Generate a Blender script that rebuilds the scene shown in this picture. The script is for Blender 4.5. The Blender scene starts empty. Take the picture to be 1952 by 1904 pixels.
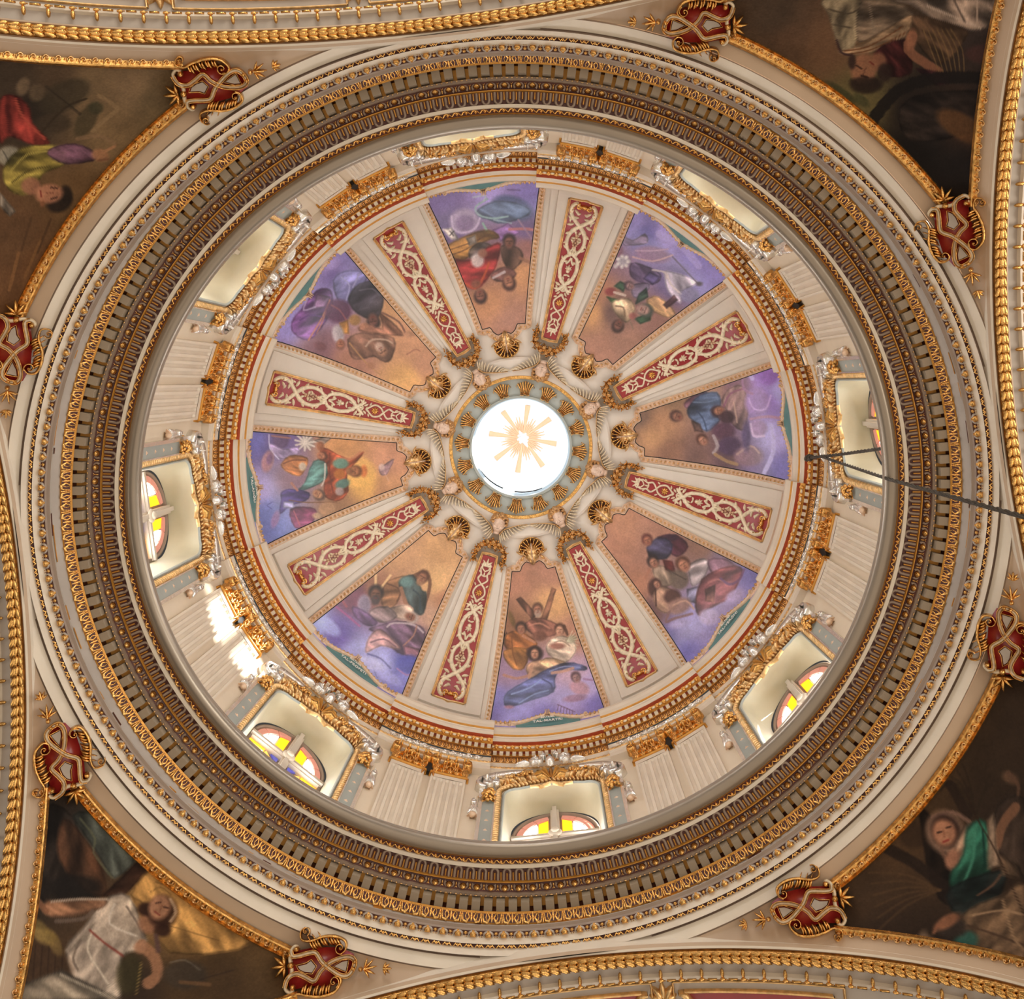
import bpy, math, random
import numpy as np
from mathutils import Matrix, Vector
random.seed(4)
rng = np.random.RandomState(7)
SC = bpy.context.scene
COL = SC.collection
PI = math.pi

# ---------------------------------------------------------------- camera, sky, sun, exposure
# The place is laid out in its own axes: dome axis = Z through the origin, nave arches on +-X and +-Y.
F = 1850.0                                   # focal length in pixels of the 1952 px wide frame
VX, VY = 1022.0, 729.0                       # the zenith in the frame (vertical shift of the lens)
ROLL = math.radians(7.0)
CR, SR = math.cos(ROLL), math.sin(ROLL)
CAM = np.array([0.652, -1.763, 1.5])
cam_data = bpy.data.cameras.new('camera')
cam = bpy.data.objects.new('camera', cam_data)
COL.objects.link(cam)
cam_data.sensor_width = 36.0
cam_data.sensor_fit = 'HORIZONTAL'
cam_data.lens = F * 36.0 / 1952.0
cam_data.shift_x = (976.0 - VX) / 1952.0
cam_data.shift_y = (VY - 952.0) / 1952.0
cam_data.clip_end = 200.0
M = Matrix(((CR, SR, 0, CAM[0]), (SR, -CR, 0, CAM[1]), (0, 0, -1, CAM[2]), (0, 0, 0, 1)))
cam.matrix_world = M
SC.camera = cam

W = bpy.data.worlds.new('world')
SC.world = W
W.use_nodes = True
W.node_tree.nodes['Background'].inputs[0].default_value = (1.0, 0.98, 0.96, 1)
W.node_tree.nodes['Background'].inputs[1].default_value = WORLD = 0.05

def lamp(name, kind, loc, target, energy, color, size=1.0, size_y=None):
    d = bpy.data.lights.new(name, kind)
    d.energy = energy
    d.color = color
    if kind == 'AREA':
        d.shape = 'RECTANGLE' if size_y else 'SQUARE'
        d.size = size
        if size_y: d.size_y = size_y
    o = bpy.data.objects.new(name, d)
    COL.objects.link(o)
    o.location = loc
    v = Vector(target) - Vector(loc)
    o.rotation_euler = v.to_track_quat('-Z', 'Y').to_euler()
    return o

# daylight through the lantern onto the south-west wall of the drum
sun = lamp('sun', 'SUN', (0, 0, 60), (0, 0, 0), 26.0, (1.0, 0.97, 0.92))
sun.data.angle = math.radians(1.6)
SUN_FROM = Vector((0, 0, 27.75 + 1.5))
SUN_TO = Vector((-6.85, 3.15, 22.0 + 1.5))
sun.rotation_euler = (SUN_TO - SUN_FROM).to_track_quat('-Z', 'Y').to_euler()
# fill lamps added for unseen nave windows, on four sides of the crossing
lamp('nave_fill_west', 'AREA', (-15.5, 1, 13), (4, 0, 16.5), 230, (1.0, 0.91, 0.8), 5, 6)
lamp('nave_fill_south', 'AREA', (-2, 15.5, 13), (0, -4, 16.5), 260, (1.0, 0.91, 0.8), 5, 6)
lamp('nave_fill_east', 'AREA', (15.5, -1, 13), (-4, 0, 16.5), 800, (1.0, 0.91, 0.8), 5, 7)
lamp('nave_fill_north', 'AREA', (0, -15.5, 13), (0, 4, 16.5), 620, (1.0, 0.91, 0.8), 5, 7)
SC.view_settings.view_transform = 'Standard'
SC.view_settings.look = 'None'
SC.view_settings.gamma = 1.0
SC.view_settings.use_curve_mapping = False
SC.view_settings.exposure = 0.0

# ---------------------------------------------------------------- projection helpers (only used to lay things out)
def photo(P):
    P = np.asarray(P, float)
    d = P - CAM
    u = (CR * d[..., 0] + SR * d[..., 1]) / d[..., 2] * F + VX
    v = (-SR * d[..., 0] + CR * d[..., 1]) / d[..., 2] * F + VY
    return u, v
def at(px, py, H):
    i, j = (px - VX) / F * H, (py - VY) / F * H
    return np.array([CAM[0] + CR * i - SR * j, CAM[1] + SR * i + CR * j, CAM[2] + H])
Z0 = 1.5                                     # heights H below are above the eye, z = H + Z0

# ---------------------------------------------------------------- materials
def lin(c):
    return [((x / 255.0) / 12.92 if x / 255.0 <= 0.04045 else ((x / 255.0 + 0.055) / 1.055) ** 2.4) for x in c[:3]]
def mat(name, rgb, rough=0.6, metal=0.0, var=0.12, scale=6.0, bump=0.0, spec=0.5, dark=None, spots=0.0, emit=None, strength=0.0, coat=0.0):
    m = bpy.data.materials.new(name)
    m.use_nodes = True
    nt = m.node_tree
    b = nt.nodes['Principled BSDF']
    base = lin(rgb)
    tc = nt.nodes.new('ShaderNodeTexCoord')
    nz = nt.nodes.new('ShaderNodeTexNoise')
    nz.inputs['Scale'].default_value = scale
    nz.inputs['Detail'].default_value = 5.0
    nt.links.new(tc.outputs['Object'], nz.inputs['Vector'])
    cr = nt.nodes.new('ShaderNodeValToRGB')
    lo = [max(0, x * (1 - var)) for x in base] if dark is None else lin(dark)
    hi = [min(1, x * (1 + var)) for x in base]
    cr.color_ramp.elements[0].position = 0.35
    cr.color_ramp.elements[0].color = (*lo, 1)
    cr.color_ramp.elements[1].position = 0.65
    cr.color_ramp.elements[1].color = (*hi, 1)
    nt.links.new(nz.outputs['Fac'], cr.inputs['Fac'])
    nt.links.new(cr.outputs['Color'], b.inputs['Base Color'])
    b.inputs['Roughness'].default_value = rough
    b.inputs['Metallic'].default_value = metal
    b.inputs['Specular IOR Level'].default_value = spec
    b.inputs['Coat Weight'].default_value = coat
    if bump > 0:
        bn = nt.nodes.new('ShaderNodeBump')
        bn.inputs['Strength'].default_value = bump
        bn.inputs['Distance'].default_value = 0.02
        n2 = nt.nodes.new('ShaderNodeTexNoise')
        n2.inputs['Scale'].default_value = scale * 5
        nt.links.new(tc.outputs['Object'], n2.inputs['Vector'])
        nt.links.new(n2.outputs['Fac'], bn.inputs['Height'])
        nt.links.new(bn.outputs['Normal'], b.inputs['Normal'])
    if emit is not None:
        b.inputs['Emission Color'].default_value = (*lin(emit), 1)
        b.inputs['Emission Strength'].default_value = strength
    return m
CREAM = mat('cream_plaster', (208, 196, 179), 0.55, var=0.05, scale=1.2, bump=0.05)
CREAM2 = mat('cream_paint', (218, 204, 182), 0.45, var=0.04, scale=2.0)
TAN = mat('tan_plaster', (186, 160, 132), 0.6, var=0.05, scale=1.0)
TAUPE = mat('taupe_paint', (146, 126, 108), 0.5, var=0.06, scale=3.0)
GREY = mat('grey_paint', (174, 162, 148), 0.5, var=0.05, scale=2.0)
SAGE = mat('sage_grey_paint', (160, 164, 154), 0.5, var=0.05, scale=2.0)
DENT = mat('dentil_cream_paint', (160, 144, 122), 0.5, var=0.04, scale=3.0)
DRUM = mat('drum_cream_paint', (220, 203, 176), 0.55, var=0.03, scale=1.5)
GOLD = mat('gold_leaf', (222, 172, 100), 0.24, 0.95, var=0.34, scale=14.0, bump=0.35)
SHADE = mat('shadow_gilding', (128, 80, 34), 0.4, 0.5, var=0.2, scale=10.0)  # shadow brown behind the gilt relief, put into the colour
GOLDP = mat('pale_gold_leaf', (226, 186, 128), 0.3, 0.8, var=0.22, scale=9.0, bump=0.2)
OCHRE = mat('ochre_gilding', (206, 146, 62), 0.4, 0.45, var=0.1, scale=8.0)
SILVER = mat('silver_leaf', (232, 228, 220), 0.22, 0.8, var=0.08, scale=9.0, bump=0.2)
IVORY = mat('ivory_stucco', (222, 204, 172), 0.5, 0.05, var=0.12, scale=14.0, bump=0.15)
PEARL = mat('rose_gilding', (222, 190, 158), 0.4, 0.15, var=0.12, scale=12.0, bump=0.1)
RED = mat('oxblood_paint', (146, 30, 34), 0.3, var=0.12, scale=3.0, spec=0.8)
DARKRED = mat('deep_red_paint', (78, 32, 18), 0.5, var=0.15, scale=4.0)
TERRA = mat('terracotta_paint', (164, 66, 26), 0.5, var=0.1, scale=5.0)
TORUS = mat('bronze_grey_lacquer', (150, 137, 120), 0.3, 0.5, var=0.03, scale=1.5)
BLACK = mat('dark_void_paint', (16, 15, 16), 0.7, var=0.1)
TEAL = mat('teal_paint', (96, 140, 138), 0.5, var=0.06)
WHITEP = mat('white_letter_paint', (238, 234, 226), 0.5, var=0.03)
ROPE = mat('old_hemp_rope', (84, 76, 66), 0.9, var=0.3, scale=40.0, bump=0.5)
STONE = mat('floor_marble', (112, 104, 96), 0.4, var=0.2, scale=0.8)
LANT = mat('white_lantern_plaster', (240, 240, 236), 0.6, var=0.01)
LANTG = mat('faded_gold_paint', (226, 178, 140), 0.6, var=0.03)
RIM = mat('blue_grey_paint', (186, 200, 206), 0.4, var=0.03)
FLESH = mat('painted_face_stucco', (216, 186, 160), 0.5, var=0.06, scale=16.0)
HAIR = mat('pale_gilt_hair', (196, 150, 96), 0.4, 0.4, var=0.2, scale=20.0, bump=0.3)
def glass(name, rgb, strength):
    return mat(name, rgb, 0.3, var=0.06, scale=5.0, emit=rgb, strength=strength)
G_WHITE = glass('clear_lit_glass', (236, 242, 255), 12.5)
G_YEL = glass('yellow_stained_glass', (255, 176, 8), 1.6)
G_ORA = glass('orange_stained_glass', (250, 188, 84), 1.0)
G_PINK = glass('rose_stained_glass', (206, 138, 120), 0.45)
G_BLUE = glass('blue_stained_glass', (82, 84, 178), 0.6)

def paint_mat(name, gain=1.0, rough=0.42, spec=0.35):
    m = bpy.data.materials.new(name)
    m.use_nodes = True
    nt = m.node_tree
    b = nt.nodes['Principled BSDF']
    a = nt.nodes.new('ShaderNodeAttribute')
    a.attribute_name = 'paint'
    nz = nt.nodes.new('ShaderNodeTexNoise')
    nz.inputs['Scale'].default_value = 28.0
    nz.inputs['Detail'].default_value = 6.0
    tc = nt.nodes.new('ShaderNodeTexCoord')
    nt.links.new(tc.outputs['Object'], nz.inputs['Vector'])
    mr = nt.nodes.new('ShaderNodeMapRange')
    mr.inputs['To Min'].default_value = 0.78 * gain
    mr.inputs['To Max'].default_value = 1.22 * gain
    nt.links.new(nz.outputs['Fac'], mr.inputs['Value'])
    mx = nt.nodes.new('ShaderNodeVectorMath')
    mx.operation = 'SCALE'
    nt.links.new(a.outputs['Color'], mx.inputs[0])
    nt.links.new(mr.outputs['Result'], mx.inputs['Scale'])
    nt.links.new(mx.outputs['Vector'], b.inputs['Base Color'])
    b.inputs['Roughness'].default_value = rough
    b.inputs['Specular IOR Level'].default_value = spec
    return m
PAINT_DOME = paint_mat('fresco_paint_dome', 1.02, 0.33, 0.6)
PAINT_PEND = paint_mat('fresco_paint_pendentive', 0.9, 0.75, 0.12)

# ---------------------------------------------------------------- mesh builder
class MB:
    def __init__(s):
        s.v = []; s.f = []; s.m = []; s.n = 0
    def add(s, V, Fc, mi=0):
        V = np.asarray(V, float).reshape(-1, 3)
        s.v.append(V)
        n = s.n
        for f in Fc: s.f.append([i + n for i in f])
        s.m += [mi] * len(Fc)
        s.n += len(V)
    def box(s, c, h, ax=None, mi=0):
        c = np.asarray(c, float)
        A = np.eye(3) if ax is None else np.asarray(ax, float)
        V = [c + A[0] * (h[0] * i) + A[1] * (h[1] * j) + A[2] * (h[2] * k) for i in (-1, 1) for j in (-1, 1) for k in (-1, 1)]
        s.add(V, [(0, 1, 3, 2), (4, 6, 7, 5), (0, 4, 5, 1), (2, 3, 7, 6), (0, 2, 6, 4), (1, 5, 7, 3)], mi)
    def ball(s, c, r, ax=None, nu=8, nv=5, mi=0):
        c = np.asarray(c, float)
        r = (r, r, r) if np.isscalar(r) else r
        A = np.eye(3) if ax is None else np.asarray(ax, float)
        V = [c + A[2] * r[2]]
        for j in range(1, nv):
            t = PI * j / nv
            for i in range(nu):
                p = 2 * PI * i / nu
                V.append(c + A[0] * (r[0] * math.sin(t) * math.cos(p)) + A[1] * (r[1] * math.sin(t) * math.sin(p)) + A[2] * (r[2] * math.cos(t)))
        V.append(c - A[2] * r[2])
        Fc = [(0, 1 + i, 1 + (i + 1) % nu) for i in range(nu)]
        for j in range(nv - 2):
            for i in range(nu):
                a = 1 + j * nu + i; b = 1 + j * nu + (i + 1) % nu
                Fc.append((a, a + nu, b + nu, b))
        e = len(V) - 1
        o = 1 + (nv - 2) * nu
        Fc += [(e, o + (i + 1) % nu, o + i) for i in range(nu)]
        s.add(V, Fc, mi)
    def tube(s, pts, r, n=6, closed=False, mi=0, up=(0, 0, 1)):
        P = np.asarray(pts, float)
        k = len(P)
        R = np.full(k, r) if np.isscalar(r) else np.asarray(r, float)
        T = np.roll(P, -1, 0) - np.roll(P, 1, 0)
        if not closed:
            T[0] = P[1] - P[0]; T[-1] = P[-1] - P[-2]
        T /= np.linalg.norm(T, axis=1)[:, None] + 1e-12
        U = np.cross(T, np.asarray(up, float)); 
        bad = np.linalg.norm(U, axis=1) < 1e-3
        U[bad] = np.cross(T[bad], (1, 0.2, 0))
        U /= np.linalg.norm(U, axis=1)[:, None]
        B = np.cross(T, U)
        V = []
        for i in range(n):
            a = 2 * PI * i / n
            V.append(P + (U * math.cos(a) + B * math.sin(a)) * R[:, None])
        V = np.stack(V, 1).reshape(-1, 3)
        Fc = []
        for i in range(k if closed else k - 1):
            i2 = (i + 1) % k
            for j in range(n):
                j2 = (j + 1) % n
                Fc.append((i * n + j, i2 * n + j, i2 * n + j2, i * n + j2))
        if not closed:
            Fc.append(tuple(range(n))[::-1]); Fc.append(tuple((k - 1) * n + j for j in range(n)))
        s.add(V, Fc, mi)
    def grid(s, G, mi=0, wrap=False, keep=None):
        G = np.asarray(G, float)
        a, b = G.shape[:2]
        Fc = []
        for i in range(a if wrap else a - 1):
            i2 = (i + 1) % a
            for j in range(b - 1):
                if keep is None or keep(i, j):
                    Fc.append((i * b + j, i2 * b + j, i2 * b + j + 1, i * b + j + 1))
        s.add(G.reshape(-1, 3), Fc, mi)
    # ---- relief work drawn in a 2-D frame; f(a, b, c) maps it on to the surface (arrays)
    def stroke(s, f, pts, w, h, mi=0):
        P = np.asarray(pts, float)
        k = len(P)
        Wd = np.full(k, w) if np.isscalar(w) else np.interp(np.linspace(0, 1, k), np.linspace(0, 1, len(w)), w)
        Hh = np.full(k, h) if np.isscalar(h) else np.interp(np.linspace(0, 1, k), np.linspace(0, 1, len(h)), h)
        T = np.gradient(P, axis=0)
        T /= np.linalg.norm(T, axis=1)[:, None] + 1e-12
        N = np.stack([-T[:, 1], T[:, 0]], 1)
        rows = []
        for (o, c) in ((-1, -0.15), (-0.75, 0.7), (0, 1.0), (0.75, 0.7), (1, -0.15)):
            Q = P + N * (Wd * o)[:, None]
            rows.append(f(Q[:, 0], Q[:, 1], Hh * c))
        G = np.stack(rows, 1)
        s.grid(G, mi)
    def leaf(s, f, x, y, ang, L, w, h, mi=0, bend=0.0, n=6):
        t = np.linspace(0, 1, n)
        a = ang + bend * t
        d = np.stack([np.cos(a), np.sin(a)], 1) * (L / (n - 1))
        P = np.array([x, y]) + np.concatenate([[[0, 0]], np.cumsum(d[:-1], 0)])
        prof = np.array([0.35, 0.75, 1.0, 0.95, 0.65, 0.12])
        s.stroke(f, P, w * prof, h * np.array([0.6, 1, 1, 0.9, 0.7, 0.3]), mi)
    def fan(s, f, x, y, ang, spread, n, L, w, h, mi=0, start=0.0, drop=0.25):
        for i in range(n):
            q = 0 if n == 1 else (i / (n - 1) - 0.5) * 2
            a = ang + spread * q * 0.5
            l = L * (1 - drop * q * q)
            s.leaf(f, x + math.cos(a) * start, y + math.sin(a) * start, a, l, w, h, mi, bend=0.25 * q)
    def scroll(s, f, x, y, r, turns, a0, w, h, mi=0, cw=1, eye=True, n=22):
        t = np.linspace(0, 1, n)
        a = a0 + cw * turns * 2 * PI * t
        rr = r * (1 - 0.85 * t)
        P = np.stack([x + rr * np.cos(a), y + rr * np.sin(a)], 1)
        s.stroke(f, P, [w, w, w * 0.6], h, mi)
        if eye: s.disc(f, x, y, r * 0.24, h * 1.5, mi)
    def disc(s, f, x, y, r, h, mi=0, n=8, ry=None):
        ry = r if ry is None else ry
        a = np.linspace(0, 2 * PI, n, endpoint=False)
        rows = [(1.0, -0.1), (0.85, 0.6), (0.45, 0.95)]
        V = []
        for (k, c) in rows:
            V.append(f(x + r * k * np.cos(a), y + ry * k * np.sin(a), np.full(n, h * c)))
        V.append(f(np.array([x]), np.array([y]), np.array([h])))
        V = np.concatenate(V)
        Fc = []
        for j in range(2):
            for i in range(n):
                Fc.append((j * n + i, j * n + (i + 1) % n, (j + 1) * n + (i + 1) % n, (j + 1) * n + i))
        for i in range(n): Fc.append((2 * n + i, 2 * n + (i + 1) % n, 3 * n))
        s.add(V, Fc, mi)
    def plate(s, f, poly, h, mi=0, h0=-0.02):
        P = np.asarray(poly, float)
        n = len(P)
        T = f(P[:, 0], P[:, 1], np.full(n, h))
        B = f(P[:, 0], P[:, 1], np.full(n, h0))
        s.add(np.concatenate([T, B]), [tuple(range(n))] + [(i, n + i, n + (i + 1) % n, (i + 1) % n) for i in range(n)], mi)
    def mesh(s, name, mats, smooth=True):
        me = bpy.data.meshes.new(name)
        V = np.concatenate(s.v) if s.v else np.zeros((0, 3))
        me.from_pydata(V.tolist(), [], s.f)
        for m in (mats if isinstance(mats, (list, tuple)) else [mats]): me.materials.append(m)
        if any(s.m): me.polygons.foreach_set('material_index', s.m)
        if smooth: me.polygons.foreach_set('use_smooth', [True] * len(me.polygons))
        me.update()
        return me
def link(name, data, parent=None, mw=None):
    o = bpy.data.objects.new(name, data)
    COL.objects.link(o)
    if parent is not None: o.parent = parent
    if mw is not None: o.matrix_local = Matrix(mw) if not isinstance(mw, Matrix) else mw
    return o
def tag(o, label=None, cat=None, group=None, kind=None):
    if label: o['label'] = label
    if cat: o['category'] = cat
    if group: o['group'] = group
    if kind: o['kind'] = kind
    return o
def local(mb, Fr):
    """move a builder's world vertices into the frame Fr"""
    I = np.array(Fr.inverted())
    V = np.concatenate(mb.v)
    mb.v = [V @ I[:3, :3].T + I[:3, 3]]
def copy_tree(o, parent=None):
    c = o.copy()
    COL.objects.link(c)
    if parent is not None: c.parent = parent
    for ch in o.children: copy_tree(ch, c)
    return c
def rotz(a): return Matrix.Rotation(a, 4, 'Z')
def frame(P, X, Y, Z):
    return Matrix(((X[0], Y[0], Z[0], P[0]), (X[1], Y[1], Z[1], P[1]), (X[2], Y[2], Z[2], P[2]), (0, 0, 0, 1)))
class Thing:
    """an Empty at the thing's base and its parts; geometry is given in world space for the first copy"""
    def __init__(s, name, Fr, label=None, cat=None, group=None, kind=None):
        s.F = Fr
        s.o = link(name, None)
        s.o.matrix_world = Fr
        tag(s.o, label, cat, group, kind)
        s.parts = {}
    def part(s, name, mb, mats, parent=None, label=None, kind=None, smooth=True):
        local(mb, s.F)
        p = link(name, mb.mesh(name, mats, smooth), parent or s.o)
        if label: p['label'] = label
        if kind: p['kind'] = kind
        return p
    def turned(s, a, label=None):
        c = copy_tree(s.o)
        c.matrix_world = rotz(a) @ s.F
        if label: c['label'] = label
        return c
BAYS = ['east', 'south east', 'south', 'south west', 'west', 'north west', 'north', 'north east']
KEY = ['blue-cloaked saint', 'nun and maroon cape', 'diagonal cross', 'bearded prophets', 'white dove', 'long staff', 'red robe and tablets', 'green-cloaked pope']
STEP = PI / 4
HALF = math.radians(11.4)                    # half width of a window bay of the upper cornice

# ---------------------------------------------------------------- dome surface
RD, HS, BD = 7.16, 25.1, 2.5
_t = np.linspace(0, PI / 2, 2000)
_rho = F * RD * np.cos(_t) / (HS + BD * np.sin(_t))
def dome(a, rho, c):
    """a: tangential distance in frame pixels at radius rho (or 0), rho: radius in frame pixels, c: relief in m; bay axis = +X"""
    a = np.asarray(a, float); rho = np.asarray(rho, float); c = np.asarray(c, float)
    t = np.interp(-rho, -_rho, _t)
    R = RD * np.cos(t); H = HS + BD * np.sin(t)
    nr = np.cos(t) / RD; nh = np.sin(t) / BD
    L = np.hypot(nr, nh)
    R = R - c * nr / L; H = H - c * nh / L
    th = a / np.maximum(rho, 1.0)
    return np.stack(np.broadcast_arrays(R * np.cos(th), R * np.sin(th), H + Z0), -1)
def dome_ang(th, rho, c):
    return dome(np.asarray(th) * np.asarray(rho), rho, c)
def dome_frame(rho, a=0.0):
    P = dome(np.array([a * 1.0]), np.array([rho * 1.0]), np.array([0.0]))[0]
    Q = dome(np.array([a * 1.0]), np.array([rho - 1.0]), np.array([0.0]))[0]
    t = Vector(Q - P).normalized()                     # towards the crown
    tan = Vector((-P[1], P[0], 0)).normalized()
    n = t.cross(tan).normalized()
    return frame(P, tan, t, tan.cross(t))

def struct(name, mb, mats, smooth=True, parent=None, kind='structure', mw=None):
    o = link(name, mb.mesh(name, mats, smooth), parent, mw)
    if parent is None: o['kind'] = kind
    return o

# floor far below
mb = MB(); mb.box((0, 0, -0.1), (22, 22, 0.1)); struct('floor', mb, STONE, False)

# the inner shell of the dome, opening at the crown
mb = MB()
rhos = np.concatenate([np.linspace(560, 200, 30), np.linspace(190, 128, 8)])
th = np.linspace(0, 2 * PI, 193)[:-1]
G = np.array([[dome_ang(t, r, -0.015) for r in rhos] for t in th])
mb.grid(G, wrap=True)
mb.grid(np.array([[(RD * math.cos(t), RD * math.sin(t), h + Z0) for h in (24.3, HS)] for t in th]), wrap=True)
ceiling = struct('ceiling', mb, CREAM)

# raised rib bands of the dome (structure), eight of them with a stepped edge and fillets
def rib_band():
    mb = MB()
    r = np.linspace(527, 226, 40)
    prof = [(-8.6, -0.02), (-8.6, 0.05), (-7.1, 0.05), (-6.95, 0.12), (-5.2, 0.12), (-2.6, .12), (0, .12), (2.6, .12), (5.2, 0.12), (6.95, 0.12), (7.1, 0.05), (8.6, 0.05), (8.6, -0.02)]
    G = np.array([[dome_ang(math.radians(a), q, c) for (a, c) in prof] for q in r])
    mb.grid(G)
    # end step near the cornice
    for q0, q1, c in ((527, 521, 0.16), (519, 516, 0.2)):
        G = np.array([[dome_ang(math.radians(a), q, cc) for a in np.linspace(-6.9, 6.9, 12)] for (q, cc) in ((q0, 0), (q0, c), (q1, c), (q1, 0))])
        mb.grid(G)
    return mb
rib_me = rib_band().mesh('rib', CREAM, False)
RIBS = []
for k in range(8):
    p = link('rib', rib_me, ceiling, rotz(STEP * (k + 0.5)))
    RIBS.append(p)

# crown ring: pale disc, gold line, sage ring, lip
def lathe(name, prof, mats, n=144, parent=None, mis=None):
    mb = MB()
    th = np.linspace(0, 2 * PI, n + 1)[:-1]
    for i in range(len(prof) - 1):
        if prof[i] is None or prof[i + 1] is None: continue
        (r0, h0), (r1, h1) = prof[i][:2], prof[i + 1][:2]
        G = np.array([[(r * math.cos(t), r * math.sin(t), h + Z0) for (r, h) in ((r0, h0), (r1, h1))] for t in th])
        mb.grid(G, mis[i] if mis else 0, wrap=True)
    if parent is None: return struct(name, mb, mats)
    o = link(name, mb.mesh(name, mats), parent); return o
def HR(rho):                                  # dome height and radius at a given frame radius
    t = np.interp(-rho, -_rho, _t); return RD * math.cos(t), HS + BD * math.sin(t)
r172, h172 = HR(172); r136, h136 = HR(136); r128, h128 = HR(129)
k_ = lambda rho, H: (rho * H / F, H)
lathe('trim_1', [(r172, h172 + 0.02), (r172, h172 - 0.06), (k_(168, h172 - 0.09)), k_(137, h136 - 0.1), k_(136, h136 - 0.13), k_(130.5, h136 - 0.13), k_(130, h136 - 0.06), k_(98.5, 27.5), k_(98, 27.42), k_(93.5, 27.42), k_(93, 27.6), k_(93, 27.85)],
      [CREAM, GOLD, SAGE, RIM], mis=[0, 0, 0, 1, 1, 1, 2, 2, 2, 3, 3])
# lantern above the opening
def lantern():
    mb = MB()
    n = 8; ro, H0, H1 = 1.62, 28.25, 30.7
    th = np.linspace(0, 2 * PI, 97)[:-1]
    prof = [k_(93, 27.85), k_(90, 27.9), (ro * 0.86, 27.95), (ro * 0.88, 28.0), (ro, 28.0)]
    G = np.array([[(r * math.cos(t), r * math.sin(t), h + Z0) for (r, h) in prof] for t in th])
    mb.grid(G, 1, wrap=True)
    for k in range(8):                        # piers between the lantern windows
        a = STEP * (k + 0.5)
        tt = np.linspace(a - 0.12, a + 0.12, 5)
        G = np.array([[(r * math.cos(t), r * math.sin(t), h + Z0) for (r, h) in ((ro + .15, 28.0), (ro, 28.0), (ro, H1), (ro + .15, H1))] for t in tt])
        mb.grid(G, 0)
    cap = [(ro * math.cos(q), H1 + 1.15 * math.sin(q)) for q in np.linspace(0, PI / 2 - 0.02, 12)]
    G = np.array([[(r * math.cos(t), r * math.sin(t), h + Z0) for (r, h) in cap] for t in th])
    mb.grid(G, 0, wrap=True)
    return mb
lan = struct('trim_2', lantern(), [LANT, RIM])
mb = MB()
SKYG = bpy.data.materials.new('thin_lantern_glass'); SKYG.use_nodes = True
_nt = SKYG.node_tree; _nt.nodes.clear()
_o = _nt.nodes.new('ShaderNodeOutputMaterial'); _mx = _nt.nodes.new('ShaderNodeMixShader'); _tr = _nt.nodes.new('ShaderNodeBsdfTransparent'); _em = _nt.nodes.new('ShaderNodeEmission')
_em.inputs[0].default_value = (0.76, 0.87, 1.0, 1); _em.inputs[1].default_value = 4.2; _mx.inputs[0].default_value = 0.5
_nt.links.new(_tr.outputs[0], _mx.inputs[1]); _nt.links.new(_em.outputs[0], _mx.inputs[2]); _nt.links.new(_mx.outputs[0], _o.inputs[0])
pane = MB()
tt = np.linspace(-STEP / 2 + 0.12, STEP / 2 - 0.12, 5)
pane.grid(np.array([[(1.66 * math.cos(t), 1.66 * math.sin(t), h + Z0) for h in (28.0, 30.7)] for t in tt]))
pm = pane.mesh('pane', SKYG)
for k in range(8): link('pane', pm, lan, rotz(STEP * k))

# gilded rays and dove painted in relief in the cap of the lantern
rays = Thing('sunburst', frame((0, 0, 31.7 + Z0), (1, 0, 0), (0, 1, 0), (0, 0, 1)), 'faint gilded sunburst with a white dove high inside the glowing lantern', 'ornament')
def capf(x, y, c):
    x, y, c = np.broadcast_arrays(np.asarray(x, float), np.asarray(y, float), np.asarray(c, float))
    r = np.minimum(np.hypot(x, y), 1.55)
    H = 30.7 + 1.15 * np.sqrt(1 - (r / 1.62) ** 2) - c - 0.01
    return np.stack([x, y, H + Z0], -1)
for k in range(8):
    a = STEP * (k + 0.35)
    mb = MB()
    mb.stroke(capf, [(math.cos(a) * r, math.sin(a) * r) for r in np.linspace(0.16, 1.1, 6)], [0.03, 0.09], 0.03)
    rays.part('ray', mb, LANTG)
    mb = MB()
    for q in (-0.2, -0.07, 0.07, 0.2):
        b = a + STEP / 2 + q
        mb.stroke(capf, [(math.cos(b) * r, math.sin(b) * r) for r in np.linspace(0.2, 0.8 - abs(q), 5)], [0.015, 0.03, 0.01], 0.02)
    rays.part('ray_cluster', mb, LANTG)
mb = MB(); mb.disc(capf, 0, 0, 0.1, 0.12); 
mb.leaf(capf, 0, 0, 1.2, 0.34, 0.07, 0.1); mb.leaf(capf, 0, 0, -1.9, 0.3, 0.06, 0.1); mb.leaf(capf, 0.0, 0, 0.1, 0.2, 0.05, 0.1); mb.leaf(capf, 0, 0, 3.2, 0.18, 0.05, 0.1)
rays.part('dove', mb, LANT)

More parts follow.
